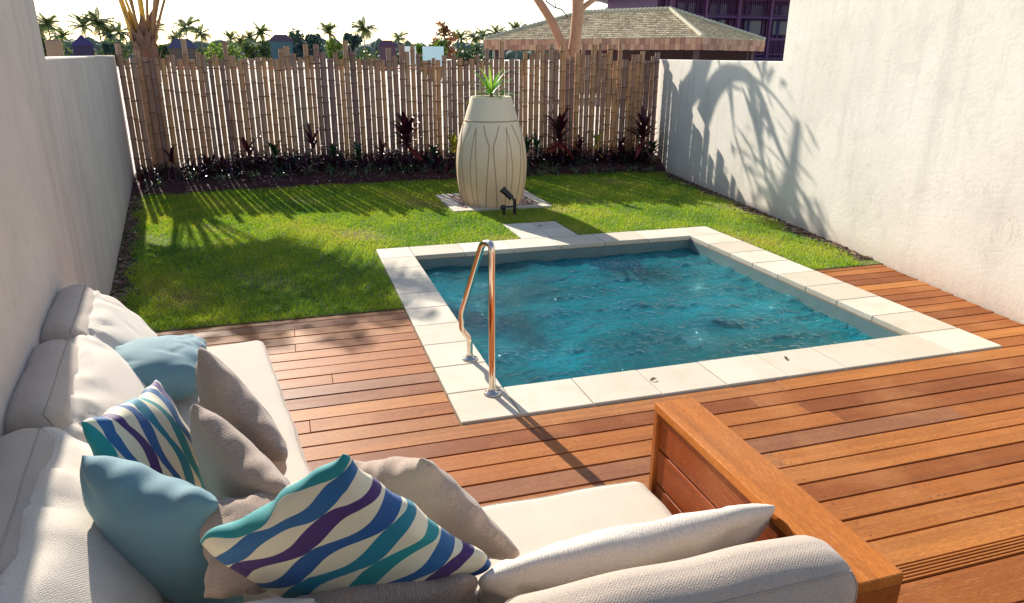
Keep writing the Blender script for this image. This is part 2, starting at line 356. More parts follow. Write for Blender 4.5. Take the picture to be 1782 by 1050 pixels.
# ---------------- deck
def boards():
    b = MB(); P = .1447; G = .0115; T = .028
    scr = []
    rows = []                                   # (y0, y1, x0 fn, x1 fn)
    y = PY0-.004
    ys = []
    while y > 1.95: ys.append((y-P, y)); y -= P
    y_t = y                                      # tread board with grooves
    ys.append((y_t-.24, y_t)); y = y_t-.24
    ys.append((y-.29, y)); y -= .29
    while y > -1.2: ys.append((y-P, y)); y -= P
    for y0, y1 in ys: rows.append((y0, y1, xl((y0+y1)/2)+.012, xr((y0+y1)/2)-.012))
    y = PY0-.004
    while y < LY0-.05:
        y1 = min(y+P, LY0); rows.append((y, y1, xl(y)+.02, PX0-.004)); rows.append((y, y1, PX1+.004, xr(y)-.012)); y += P
    for y0, y1, x0, x1 in rows:
        cuts = [x0]; x = x0+random.uniform(.8, 4.6)
        while x < x1-.5: cuts.append(x); x += random.uniform(2.4, 4.8)
        cuts.append(x1)
        for a, c in zip(cuts[:-1], cuts[1:]):
            r = random.random(); dz = random.uniform(-.0012, .0012)
            if (y1-y0) > .2:                     # plain part plus grooved nosing
                b.box(a+.001, c-.001, y0+.085, y1-G/2, -T, dz, rnd=r)
                for g in range(5):
                    yy = y0+G/2+g*.0158; b.box(a+.001, c-.001, yy, yy+.0098, -T, dz, rnd=r)
                b.box(a+.001, c-.001, y0+G/2, y0+.085, -T-.004, dz-.009, rnd=r)
            else: b.box(a+.001, c-.001, y0+G/2, y1-G/2, -T, dz, rnd=r)
            jx = math.ceil((a+.03)/.55)*.55
            for sx0 in [a+.03]+list(np.arange(jx, c-.04, .55))+[c-.03]:
                for sy in (y0+.03, y1-.03):
                    if y1-y0 < .2: scr.append((sx0+random.uniform(-.006, .006), sy+random.uniform(-.004, .004), dz+.0008))
    o = b.build('deck', M['deck']); tag(o, kind='structure')
    bevel(o, .0018, 1)
    q_ = MB()
    for cx_, cy_, cz_ in scr: q_.add([(cx_+.0042*math.cos(t), cy_+.0042*math.sin(t), cz_) for t in np.arange(6)*math.pi/3], [tuple(range(6))])
    tag(q_.build('deck_screws', simple('screw_head', (.05, .022, .014), .5)), kind='structure')
    b = MB(); M['under'] = simple('deck_void', (.006, .004, .005), .95)  # near-black sheet that paints the shade seen between the boards
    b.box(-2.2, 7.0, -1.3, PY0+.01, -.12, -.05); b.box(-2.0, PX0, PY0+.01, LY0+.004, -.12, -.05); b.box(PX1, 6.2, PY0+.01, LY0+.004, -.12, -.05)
    tag(b.build('deck_gap_shade', M['under']), kind='structure')
boards()

# ---------------- walls
def wall(name, xf, thick, segs, mat, label):
    root = empty(name, (xf(6), 6, 0), label, 'wall'); b = MB()
    # one outline per wall: polygon in the (y,z) plane, extruded outward
    poly = [(segs[0][0], -.1)]+[(y, z) for y, z in segs]+[(segs[-1][0], -.1)]
    n = len(poly); vs = [(xf(y), y, z) for y, z in poly]+[(xf(y)+thick, y, z) for y, z in poly]
    b.add(vs, [tuple(range(n)), tuple(range(2*n-1, n-1, -1))]+[(i, n+i, n+(i+1) % n, (i+1) % n) for i in range(n)])
    o = b.build(name, mat); tag(o, label, 'wall'); bpy.data.objects.remove(root)
    bevel(o, .012, 2); return o
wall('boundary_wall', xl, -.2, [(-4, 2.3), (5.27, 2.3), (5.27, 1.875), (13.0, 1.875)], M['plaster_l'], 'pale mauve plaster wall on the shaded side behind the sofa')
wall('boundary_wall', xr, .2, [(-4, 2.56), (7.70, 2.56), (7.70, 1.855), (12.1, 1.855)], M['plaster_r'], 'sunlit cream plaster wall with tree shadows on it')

# ---------------- pool
pool = empty('swimming_pool', ((PX0+PX1)/2, (PY0+PY1)/2, 0), 'square plunge pool edged with cream stone slabs', 'pool')
def reparent(o, p):
    o.parent = p; o.matrix_parent_inverse = Matrix.Translation(-Vector(p.location)); return o
b = MB(); g = .0028
def slab(x0, x1, y0, y1): b.box(x0+g, x1-g, y0+g, y1-g, -.035, .012+random.uniform(-.001, .001))
n = 9
xs = [PX0+(PX1-PX0)*i/7 for i in range(8)]
xs = [PX0, QX0]+[QX0+(QX1-QX0)*i/7 for i in range(1, 8)]+[PX1]
for i in range(len(xs)-1): slab(xs[i], xs[i+1], PY0, QY0)
xs = [PX0, QX0]+[QX0+(QX1-QX0)*i/6 for i in range(1, 7)]+[PX1]
for i in range(len(xs)-1): slab(xs[i], xs[i+1], QY1, PY1)
for i in range(8):
    y0 = QY0+(QY1-QY0)*i/8; y1 = QY0+(QY1-QY0)*(i+1)/8
    slab(PX0, QX0, y0, y1)
    if i % 1 == 0: slab(QX1, PX1, y0, y1)
cp = reparent(b.build('coping', M['stone']), pool); bevel(cp, .005, 2)
b = MB(); b.box(PX0+.01, QX0, PY0+.01, PY1-.01, -.2, -.0352); b.box(QX1, PX1-.01, PY0+.01, PY1-.01, -.2, -.0352); b.box(QX0, QX1, PY0+.01, QY0, -.2, -.0352); b.box(QX0, QX1, QY1, PY1-.01, -.2, -.0352)
M['grout'] = simple('grout', (.30, .25, .19), .95)
reparent(b.build('coping_base', M['grout']), pool)
k = NT('pool_plaster'); co = k.pos(); sep = k.n('ShaderNodeSeparateXYZ'); k.put(sep.inputs[0], co)
n1 = k.noise(6, 4, .6, co); n2 = k.noise(60, 3, .6, co)
c = k.mix(n1, (.09, .16, .16), (.15, .24, .235)); k.bsdf(c, .6, k.bump(n2, .3, .004)); M['poolwall'] = k.m
k = NT('pool_floor'); co = k.pos(); n1 = k.noise(1.2, 3, .5, co)
k.bsdf(k.mix(n1, (.08, .50, .66), (.12, .60, .76)), .7); M['poolfloor'] = k.m
b = MB(); E_ = .012; D = -1.25
x0, x1, y0, y1 = QX0+E_, QX1-E_, QY0+E_, QY1-E_
b.add([(x0, y0, D), (x1, y0, D), (x1, y1, D), (x0, y1, D), (x0, y0, -.036), (x1, y0, -.036), (x1, y1, -.036), (x0, y1, -.036)], [(0, 4, 5, 1), (1, 5, 6, 2), (2, 6, 7, 3), (3, 7, 4, 0)], 0)
b.add([(x0, y0, D), (x1, y0, D), (x1, y1, D), (x0, y1, D)], [(0, 1, 2, 3)], 1)
b.box(x0+.002, x0+.5, y0+.002, y0+1.0, D+.002, -.62, mi=1)      # step under the handrail
reparent(b.build('pool_basin', [M['poolwall'], M['poolfloor']]), pool)
# water: rippled sheet, tinted transparency under a glossy skin
NXW = 400; X, Y = np.meshgrid(np.linspace(x0+.001, x1-.001, NXW), np.linspace(y0+.001, y1-.001, NXW))
Zw = np.zeros_like(X); rw = np.random.default_rng(3)
sx_, sy_ = X-4.0, Y-6.6                                  # return jet in the far right corner
rr_ = np.sqrt(sx_**2+sy_**2)
for i in range(70):
    lam = .05*(15**(rw.random()**1.25))
    th = rw.normal(1.35, .5) if i < 40 else rw.uniform(0, 2*np.pi)
    kx, ky = np.cos(th)*2*np.pi/lam, np.sin(th)*2*np.pi/lam
    wob = .35*np.sin(X*rw.uniform(1, 3)+rw.uniform(0, 6))+.35*np.sin(Y*rw.uniform(1, 3)+rw.uniform(0, 6))
    amp = .0026*(lam/.25)**.95*(1.0 if i < 40 else .75)
    env = .55+.45*np.sin(X*rw.uniform(.6, 2)+Y*rw.uniform(.6, 2)+rw.uniform(0, 6))
    Zw += amp*env*np.sin(kx*X+ky*Y+rw.uniform(0, 6)+wob*2)
Zw += .006*np.exp(-rr_/1.2)*np.sin(rr_*30+1.5*np.sin(X*6))
WL = -.135
b = MB(); b.add(np.stack([X.ravel(), Y.ravel(), (Zw+WL).ravel()], 1).tolist(), [(j*NXW+i, j*NXW+i+1, (j+1)*NXW+i+1, (j+1)*NXW+i) for j in range(NXW-1) for i in range(NXW-1)], smooth=True)
k = NT('pool_water'); co = k.pos()
n1 = k.noise(16, 4, .6, k.mapv(co, (1, 1.8, 1), (0, 0, .5)), .8); n2 = k.noise(45, 3, .6, k.mapv(co, (1, 1.6, 1), (0, 0, -.3)), .5)
nrm = k.bump(k.math('ADD', n1, k.math('MULTIPLY', n2, .5)), .65, .035)
tr = k.n('ShaderNodeBsdfTransparent'); big = k.noise(.9, 3, .5, co, .6)
k.put(tr.inputs[0], (.04, .66, .80))
df = k.n('ShaderNodeBsdfDiffuse'); k.put(df.inputs[0], k.mix(k.ramp(big, [(.35, (0, 0, 0)), (.7, (1, 1, 1))]), (.0, .115, .125), (.0, .30, .37))); k.put(df.inputs['Normal'], nrm)
gl = k.n('ShaderNodeBsdfGlossy'); gl.inputs['Roughness'].default_value = .02; k.put(gl.inputs['Normal'], nrm); k.put(gl.inputs[0], (.74, .96, 1.0))
fr = k.n('ShaderNodeFresnel'); fr.inputs[0].default_value = 1.55; k.put(fr.inputs['Normal'], nrm)
m1 = k.n('ShaderNodeMixShader'); m1.inputs[0].default_value = .62; k.put(m1.inputs[1], tr.outputs[0]); k.put(m1.inputs[2], df.outputs[0])
m2 = k.n('ShaderNodeMixShader'); k.put(m2.inputs[0], fr.outputs[0]); k.put(m2.inputs[1], m1.outputs[0]); k.put(m2.inputs[2], gl.outputs[0]); k.t.links.new(m2.outputs[0], k.out.inputs[0]); M['water'] = k.m
tag(b.build('water', M['water']), kind='structure')
# white return jet fitting in the far corner
# ---------------- handrail
rail = empty('pool_handrail', (1.02, 3.68, .012), 'bent chrome grab rail bolted to the near left pool edge', 'handrail')
k = NT('chrome'); k.bsdf((.78, .66, .56), .07, Metallic=1.0); M['chrome'] = k.m
def smooth_path(pts, rad=.05, n=5):
    pts = [Vector(p) for p in pts]; out = [pts[0]]
    for i in range(1, len(pts)-1):
        a, c, d = pts[i-1], pts[i], pts[i+1]; r_ = min(rad, (a-c).length*.45, (d-c).length*.45)
        p0 = c+(a-c).normalized()*r_; p1 = c+(d-c).normalized()*r_
        for j in range(n+1):
            t = j/n; out.append(p0*(1-t)**2+c*2*t*(1-t)+p1*t*t)
    out.append(pts[-1]); return out
b = MB(); b.tube(smooth_path([(1.02, 3.68, .02), (1.02, 3.68, .925), (1.00, 3.80, .90), (.965, 4.21, .34), (.965, 4.215, .22), (1.015, 4.21, .16), (1.015, 4.21, .02)], .045), .0195, 14)
reparent(b.build('rail_tube', M['chrome']), rail)
for p in ((1.02, 3.68), (1.015, 4.21)):
    b = MB(); b.lathe([(.0, .0), (.052, .0), (.052, .006), (.045, .012), (.024, .016), (.024, .03), (.0195, .03)], 24, (p[0], p[1], .0125)); reparent(b.build('base_flange', M['chrome']), rail)

# stepping slab behind pool
sl = empty('stone_step', (2.7, 7.6, 0), 'pale stone slabs let into the lawn behind the pool', 'paving')
b = MB(); 
for (xa, xb, ya, yb) in ((2.35, 2.69, 7.61, 7.98), (2.69, 3.01, 7.61, 7.98), (2.35, 2.69, 7.235, 7.61), (2.69, 3.01, 7.235, 7.61)): b.box(xa+g, xb-g, ya+g, yb-g, -.03, .010+random.uniform(-.001, .001))
bevel(reparent(b.build('slab', M['stone']), sl), .004)

# ---------------- urn
UX, UY = 2.565, 9.25
pl = empty('stone_surround', (UX, UY, 0), 'square pale stone frame holding pebbles under the urn', 'stone edging')
b = MB(); ax, bx_, ay, by_ = 1.94, 3.28, 8.78, 9.98; w_ = .15
b.box(ax, bx_, ay, ay+w_, -.05, .03); b.box(ax, bx_, by_-w_, by_, -.05, .031); b.box(ax, ax+w_, ay+w_+.002, by_-w_-.002, -.05, .0305); b.box(bx_-w_, bx_, ay+w_+.002, by_-w_-.002, -.05, .0305)
bevel(reparent(b.build('edging_stone', M['stone']), pl), .004)
b = MB(); 
for _ in range(900):
    x = random.uniform(ax+w_+.01, bx_-w_-.01); y = random.uniform(ay+w_+.01, by_-w_-.01)
    if (x-UX)**2+(y-UY)**2 < .36**2: continue
    r_ = random.uniform(.012, .03); c = Vector((x, y, .012+random.uniform(0, .012))); sc = (r_, r_*random.uniform(.6, 1), r_*.6); an = random.uniform(0, 6.3)
    vs = []; 
    for i in range(1, 4):
        for j in range(7):
            t = math.pi*i/4; q = 2*math.pi*j/7; lx, ly = sc[0]*math.sin(t)*math.cos(q), sc[1]*math.sin(t)*math.sin(q)
            vs.append(c+Vector((lx*math.cos(an)-ly*math.sin(an), lx*math.sin(an)+ly*math.cos(an), sc[2]*math.cos(t))))
    vs += [c+Vector((0, 0, sc[2]))]
    fs = [(i*7+j, i*7+(j+1) % 7, (i+1)*7+(j+1) % 7, (i+1)*7+j) for i in range(2) for j in range(7)]+[(21, (j+1) % 7, j) for j in range(7)]
    b.add(vs, [f[::-1] for f in fs], smooth=True)
k = NT('pebbles'); k.bsdf(k.ramp(k.attr('rnd'), [(0, (.30, .13, .09)), (.4, (.50, .30, .22)), (.7, (.62, .48, .38)), (1, (.75, .68, .6))]), .6); M['peb'] = k.m
reparent(b.build('pebbles', M['peb']), pl)['kind'] = 'stuff'
pl2 = MB(); pl2.box(ax+w_, bx_-w_, ay+w_, by_-w_, -.05, .008); reparent(pl2.build('pebble_bed', M['chips']), pl)
urn = empty('urn_planter', (UX, UY, .01), 'tall cream urn with incised leaf lines on a pebble square', 'urn')
k = NT('urn_clay'); co = k.pos(); n1 = k.noise(3.5, 4, .6, co); n2 = k.noise(70, 4, .6, co); sep = k.n('ShaderNodeSeparateXYZ'); k.put(sep.inputs[0], co)
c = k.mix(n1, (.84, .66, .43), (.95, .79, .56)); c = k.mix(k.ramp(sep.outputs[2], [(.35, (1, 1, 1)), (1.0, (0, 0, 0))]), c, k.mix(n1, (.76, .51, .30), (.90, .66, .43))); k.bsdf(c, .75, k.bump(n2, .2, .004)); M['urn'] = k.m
prof0 = [(.385, .0), (.405, .06), (.43, .16), (.455, .30), (.466, .44), (.468, .54), (.462, .66), (.445, .79), (.415, .92), (.378, 1.03), (.350, 1.105), (.345, 1.115)]
def ur(z):
    P_ = [(r_, zz) for r_, zz in prof0]+[(.335, 1.16), (.265, 1.38)]
    for (r0, z0), (r1, z1) in zip(P_[:-1], P_[1:]):
        if z0 <= z <= z1: return r0+(r1-r0)*(z-z0)/max(1e-6, z1-z0)
    return .27
prof = []
for i in range(101): z = 1.39*i/100; prof.append((ur(z) if z < 1.38 else .263, z))
# smooth
pr = np.array(prof); 
for _ in range(6): pr[1:-1, 0] = (pr[:-2, 0]+pr[1:-1, 0]*2+pr[2:, 0])/4
def ur2(z): return float(np.interp(z, pr[:, 1], pr[:, 0]))
prof = [(0, 0)]+[tuple(p) for p in pr]+[(.257, 1.395), (.235, 1.39), (.228, 1.30), (.0, 1.30)]
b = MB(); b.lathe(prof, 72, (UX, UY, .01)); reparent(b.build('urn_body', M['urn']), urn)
M['groove'] = simple('urn_groove', (.50, .34, .21), .85)
b = MB()
def uline(pts, rad=.008):
    out = []
    for (a0, z0), (a1, z1) in zip(pts[:-1], pts[1:]):
        for i in range(12):
            t = i/12; out.append((a0+(a1-a0)*t, z0+(z1-z0)*t))
    out.append(pts[-1])
    b.tube([(UX+(ur2(z)-.0015)*math.sin(a), UY-(ur2(z)-.0015)*math.cos(a), z+.01) for a, z in out], rad, 6)
for zz in (1.10,): b.tube([(UX+(ur2(zz)+.002)*math.sin(a), UY-(ur2(zz)+.002)*math.cos(a), zz+.01) for a in np.linspace(0, 2*math.pi, 61)], .008, 6)
aim = math.atan2(-UX, UY)*-1                     # the middle motif faces the terrace
for q in range(6):
    c0 = -aim*0-.27+q*math.pi/3
    for s_ in (-1, 1):
        uline([(c0+s_*.27, 1.06), (c0+s_*.055, .80), (c0+s_*.075, .66), (c0+s_*.14, .30), (c0+s_*.19, .0)])
        uline([(c0+math.pi/6, 1.03), (c0+math.pi/6+s_*.05, .85), (c0+math.pi/6+s_*.10, .5), (c0+math.pi/6+s_*.07, .0)], .007)
reparent(b.build('incised_lines', M['groove']), urn)

M['pandan'] = leafmat('pandan_leaf', [(.03, .14, .02), (.07, .24, .03), (.16, .34, .05), (.34, .40, .10)], .35, .35)
def blade_leaf(b, base, az, el0, length, width, droop, segs=8, rnd=None, tw=0.):
    p = Vector(base); pts = [p.copy()]; el = el0; d = length/segs; dirh = Vector((math.cos(az), math.sin(az), 0))
    for i in range(segs):
        p = p+(dirh*math.cos(el)+Vector((0, 0, 1))*math.sin(el))*d; pts.append(p.copy()); el -= droop/segs
    side = Vector((-math.sin(az), math.cos(az), tw)).normalized()
    ws = [width*(.55+.45*math.sin(math.pi*min(1, i/segs*1.15+.12)))*(1 if i < segs else .06) for i in range(segs+1)]
    for i in range(segs+1):
        t = i/segs; ws[i] = width*min(1, .35+2.2*t)*(1-t**2.6)+.001
    b.strip(pts, ws, side, rnd=rnd)
pa = empty('spiky_plant', (UX, UY, 1.31), 'spiky bright green plant growing from the urn top', 'plant')
b = MB()
for i in range(34):
    az = i*2.4; t = i/34; blade_leaf(b, (UX+.02*math.cos(az), UY+.02*math.sin(az), 1.41+.06*t), az, R(8+66*t+random.uniform(-8, 8)), random.uniform(.36, .46), .036, random.uniform(.35, .9), rnd=random.random())
for (dx, az, el, L) in ((-.10, 3.0, .25, .30), (-.12, 3.6, .55, .25), (.16, .2, .5, .22), (.18, -.5, .25, .30), (.15, -.9, .4, .2), (-.1, 2.6, .8, .2), (.13, .9, .9, .2)): blade_leaf(b, (UX+dx, UY-.03, 1.41), az, el, L*1.15, .026, .9)
reparent(b.build('leaves', M['pandan']), pa)
b = MB(); b.tube([(UX, UY, 1.31), (UX+.004, UY, 1.37), (UX, UY, 1.44)], [.035, .03, .02], 10); reparent(b.build('stem', simple('stem_brown', (.25, .14, .08), .8)), pa)
b = MB(); b.lathe([(0, .0), (.225, .0)], 24, (UX, UY, 1.335)); reparent(b.build('potting_soil', M['chips']), urn)

# garden spotlight
sp = empty('garden_spotlight', (2.60, 8.42, 0), 'small black spike spotlight standing in front of the urn', 'spotlight')
M['black'] = simple('black_metal', (.018, .010, .022), .4, .2, 30)
b = MB(); b.tube([(2.64, 8.44, -.02), (2.64, 8.44, .21)], .022, 10); b.tube([(2.64, 8.44, .19), (2.60, 8.42, .235)], .014, 8); reparent(b.build('post', M['black']), sp)
b = MB(); d_ = Vector((-.62, .25, .62)).normalized(); c_ = Vector((2.585, 8.43, .24)); b.tube([c_-d_*.02, c_+d_*.13], [.036, .040], 14); b.tube([c_+d_*.125, c_+d_*.15], [.044, .044], 14); reparent(b.build('lamp_head', M['black']), sp)
b = MB(); b.tube([(2.50, 8.44, -.02), (2.50, 8.44, .11)], .02, 8); b.tube([(2.46, 8.44, .115), (2.52, 8.44, .115)], .03, 8); b.tube([(2.50, 8.44, .115), (2.64, 8.44, .12)], .012, 8); reparent(b.build('junction_post', M['black']), sp)

# fallen leaves
M['dryleaf'] = leafmat('dry_leaf', [(.05, .03, .02), (.16, .10, .05)], .2, .6)
for (x, y, a, lab) in ((2.02, 3.57, .4, 'dark curled leaf on the near coping left of the chair arm'), (3.02, 3.62, 1.1, 'dark curled leaf on the near coping close to its right end'), (2.74, 7.74, .2, 'tiny dark leaf on the stone slab behind the pool')):
    b = MB(); pts = [(-.03, 0, .004), (-.012, .002, .010), (.008, 0, .014), (.03, -.003, .007)]; Mx = Matrix.Translation((x, y, .012)) @ Matrix.Rotation(a, 4, 'Z')
    b.strip([Mx @ Vector(p) for p in pts], [.003, .02, .022, .002], (Mx.to_3x3() @ Vector((0, 1, .2))).normalized()); tag(b.build('fallen_leaf', M['dryleaf']), lab, 'leaf')

# ---------------- bamboo fence
def m_bamboo():
    k = NT('bamboo'); oi = k.n('ShaderNodeObjectInfo'); co = k.pos()
    base = k.ramp(oi.outputs['Random'], [(0, (.13, .055, .06)), (.18, (.29, .135, .10)), (.4, (.50, .24, .115)), (.7, (.70, .33, .105)), (.88, (.46, .27, .17)), (1, (.17, .09, .11))])
    n1 = k.noise(1, 5, .6, k.mapv(co, (22, 22, 2.6))); n2 = k.noise(120, 3, .6, k.mapv(co, (1, 1, .25)))
    c = k.mix(k.ramp(n1, [(.42, (0, 0, 0)), (.72, (1, 1, 1))]), base, (.22, .11, .08)); c = k.mix(k.math('MULTIPLY', n2, .3), c, (.62, .36, .20))
    k.bsdf(c, .5, k.bump(n2, .2, .003)); return k.m
M['bamboo'] = m_bamboo(); M['bnode'] = simple('bamboo_node', (.075, .035, .028), .7)
fence = empty('bamboo_fence', (2, fence_y(2), 0), 'uneven bamboo pole fence closing the back of the garden', 'fence')
NP = 98; xa, xb = xl(12.75)+.03, 6.33-.03
wts = [random.uniform(.75, 1.25) for _ in range(NP)]; tot = sum(wts); cx = xa
for i in range(NP):
    wd = (xb-xa)*wts[i]/tot; x = cx+wd/2; cx += wd; y = fence_y(x)+random.uniform(-.012, .012)
    gap = random.choice([.004, .006, .008, .011, .015] if x < 2.2 else [.001, .002, .003, .006, .010]); rad = max(.028, min(.06, (wd-gap)/2))
    tall = random.random(); zt = 1.85+random.uniform(-.035, .015)
    if tall < .30: zt = random.uniform(1.98, 2.14)
    elif tall < .55: zt = random.uniform(1.88, 1.97)
    b = MB(); z = 0.0; pts = []; rads = []; nodes = []
    lean = random.uniform(-.004, .004); bow = random.uniform(-.004, .004)
    def ctr(z): return (lean*z+bow*math.sin(z*2.2), .5*bow*math.sin(z*1.7+1), z)
    zz = -.05-random.uniform(0, .2)
    while zz < zt:
        zz += random.uniform(.20, .33); nodes.append(zz)
    zs = sorted(set([-.05, zt]+[n_+d for n_ in nodes for d in (-.02, -.005, .005, .02) if -.05 < n_+d < zt-.002]))
    for q in zs:
        dn = min(abs(q-n_) for n_ in nodes); pts.append(ctr(q)); rads.append(rad*(1.0-.05*q/2)*(1.07 if dn < .008 else (.97 if dn < .03 else 1)))
    b.tube(pts, rads, 10)
    for n_ in nodes:
        if -.03 < n_ < zt-.02: b.tube([ctr(n_-.004), ctr(n_+.004)], rad*1.095, 10, mi=1)
    b.tube([ctr(zt-.0), ctr(zt+.0006)], rad*.72, 10, mi=1)
    o = b.build('bamboo_pole', [M['bamboo'], M['bnode']], None, (x, y, 0)); o.parent = fence; o.matrix_parent_inverse = Matrix.Translation(-Vector(fence.location))
for zr in (.30, 1.70):
    b = MB(); b.tube([(x, fence_y(x)+.055, zr+.01*math.sin(x*2)) for x in np.linspace(xa+.02, xb-.02, 14)], .011, 8); reparent(b.build('cross_rail', [M['bamboo']]), fence)

# ---------------- bed plants
M['cordy'] = leafmat('cordyline_leaf', [(.030, .004, .018), (.06, .008, .022), (.09, .018, .03), (.03, .02, .03)], .22, .35)
M['cordy_red'] = leafmat('cordyline_red_leaf', [(.12, .010, .02), (.30, .05, .04), (.45, .11, .06)], .35, .35)
M['dkgreen'] = leafmat('dark_shrub_leaf', [(.012, .03, .02), (.02, .06, .03), (.04, .09, .04)], .25, .3)
M['croton'] = leafmat('croton_leaf', [(.10, .16, .02), (.42, .36, .05), (.55, .38, .08)], .3, .35)
M['liriope'] = leafmat('border_grass_leaf', [(.02, .07, .04), (.05, .12, .05), (.20, .28, .14), (.42, .45, .30)], .3, .3)
M['stem'] = simple('plant_stem', (.09, .05, .045), .8)
def cordyline(x, y, h, n, mat, label, group=None, wide=.05, spread=1., name='cordyline_plant', red=0):
    z = bed_h(x, y); r_ = empty(name, (x, y, z), label, 'plant', group); h *= 1.38; wide *= 1.25
    bs = MB(); bs.tube([(x, y, z-.02), (x+.01, y, z+h*.55)], [.012, .008], 6); reparent(bs.build('stem', M['stem']), r_)
    b = MB()
    for i in range(n):
        t = i/n; az = i*2.399+random.uniform(-.3, .3); blade_leaf(b, (x+.01*t, y, z+h*(.18+.42*t)), az, R(5+70*t+random.uniform(-10, 10)), h*random.uniform(.40, .56)*spread, wide*random.uniform(.8, 1.25), random.uniform(.3, 1.1), 7)
    reparent(b.build('leaves', mat), r_)
    if red:
        b = MB()
        for i in range(red): az = random.uniform(3.6, 6.2); blade_leaf(b, (x, y-.02, z+h*.35), az, R(-10+random.uniform(-25, 20)), h*.42, wide*1.5, .5, 6)
        reparent(b.build('red_leaves', M['cordy_red']), r_)
def FX(px):  # x on the bed for a column of the photo, read off once at the fence line
    return px
cordyline(.36, 12.05, .56, 22, M['cordy'], 'dark purple cordyline left of the middle, small crown on bare stem', wide=.045)
cordyline(1.86, 11.9, .68, 30, M['cordy'], 'tall broad purple cordyline left of the urn', wide=.075, red=3)
cordyline(4.42, 11.65, .72, 32, M['cordy'], 'largest dark cordyline with orange lower leaves right of the urn', wide=.075, red=7)
cordyline(5.90, 11.45, .74, 34, M['cordy'], 'dense dark cordyline in the corner against the sunlit wall', wide=.06, red=2)
cordyline(-.62, 12.05, .42, 18, M['cordy'], 'low sprawling purple cordyline near the left end of the bed', wide=.05, spread=1.25)
cordyline(-.22, 12.0, .38, 18, M['dkgreen'], 'low dark green shrub touching the left purple cordyline', wide=.06, spread=1.2, name='low_shrub')
cordyline(-1.75, 12.25, .38, 12, M['cordy'], 'sparse purple plant in the dark left corner of the bed', wide=.04)
cordyline(1.06, 11.95, .34, 20, M['dkgreen'], 'small upright dark green shrub between two cordylines', wide=.05, name='low_shrub')
cordyline(2.62, 11.75, .46, 16, M['croton'], 'yellow and green croton just left of the urn', wide=.05, name='croton_plant')
cordyline(5.12, 11.6, .44, 18, M['croton'], 'leaning yellow croton near the right end of the fence', wide=.035, name='croton_plant')
cordyline(3.78, 11.5, .46, 30, M['dkgreen'], 'dark leafy bush behind the urn on its right', wide=.045, name='leafy_bush')
cordyline(6.02, 11.3, .40, 24, M['dkgreen'], 'small green shrub at the foot of the corner cordyline', wide=.04, name='low_shrub')
for q, (x_, y_, lb) in enumerate(((-1.25, 12.15, 'low dark shrub in the deep shade near the left wall'), (.68, 12.1, 'dark low shrub right of the bare-stemmed cordyline'), (1.45, 12.0, 'dark low shrub left of the tall purple cordyline'), (2.28, 11.9, 'dark low shrub between tall cordyline and the croton'), (4.85, 11.75, 'dark low shrub left of the yellow croton'), (4.05, 11.75, 'dark low shrub touching the largest cordyline'))):
    cordyline(x_, y_, .25+.04*(q % 3), 22, M['dkgreen'] if q % 2 else M['cordy'], lb, wide=.04, spread=1.2, name='low_shrub')
cordyline(5.55, 11.55, .36, 18, M['cordy'], 'small reddish plant between the yellow croton and the corner', wide=.04)
b = MB()
for i in range(5600):
    x = random.uniform(-2.25, 6.05); y = fence_y(x)-.12-abs(random.gauss(0, .32)); e = bed_edge(x)+.2
    if y < e: continue
    dens = .55+.45*math.sin(x*3.3+1)*math.sin(x*1.3)
    if random.random() > dens+.25: continue
    blade_leaf(b, (x, y, bed_h(x, y)-.01+random.random()**2*.12), random.uniform(0, 6.3), R(random.uniform(5, 80)), random.uniform(.10, .30), random.uniform(.018, .045), random.uniform(.3, 1.6), 4)
M['cover'] = leafmat('ground_cover_leaf', [(.045, .006, .028), (.09, .012, .035), (.05, .01, .04), (.02, .05, .035), (.03, .015, .04), (.14, .025, .04)], .2, .35)
tag(b.build('ground_cover', M['cover']), 'low tangled purple and dark green foliage along the foot of the fence', 'ground cover', kind='stuff')
ORD = ['first', 'second', 'third', 'fourth', 'fifth', 'sixth', 'seventh', 'eighth', 'ninth', 'tenth', 'eleventh', 'twelfth', 'thirteenth', 'fourteenth', 'fifteenth', 'sixteenth', 'seventeenth', 'eighteenth', 'nineteenth', 'twentieth', 'twenty-first', 'twenty-second', 'twenty-third', 'twenty-fourth', 'twenty-fifth', 'twenty-sixth', 'twenty-seventh']
tufts = [(-1.9, 11.7), (-1.45, 11.9), (-1.0, 11.65), (-.55, 11.7), (-.15, 11.6), (.25, 11.75), (.62, 11.7), (.92, 11.55), (1.2, 11.78), (1.5, 11.72), (1.8, 11.62), (2.05, 11.6), (2.35, 11.65), (2.6, 11.5), (2.0, 11.9), (3.6, 11.3), (3.95, 11.25), (4.25, 11.35), (4.6, 11.25), (4.9, 11.2), (5.25, 11.25), (5.6, 11.2), (5.9, 11.1), (4.1, 11.55), (4.75, 11.5)]
tufts.sort()
for (x, y) in tufts:
    z = bed_h(x, y); b = MB()
    for i in range(random.randint(26, 44)):
        az = random.uniform(0, 6.3); blade_leaf(b, (x+random.gauss(0, .03), y+random.gauss(0, .03), z-.01), az, R(random.uniform(45, 85)), random.uniform(.16, .34), .009, random.uniform(1.4, 2.8), 7)
    o = b.build('grass_tuft', M['liriope']); ti = tufts.index((x, y)); tag(o, 'arching narrow-leaved grass tuft on the mulch bed, '+ORD[ti]+' of the row from the left wall', 'grass tuft', 'arching grass tufts along the mulch bed')

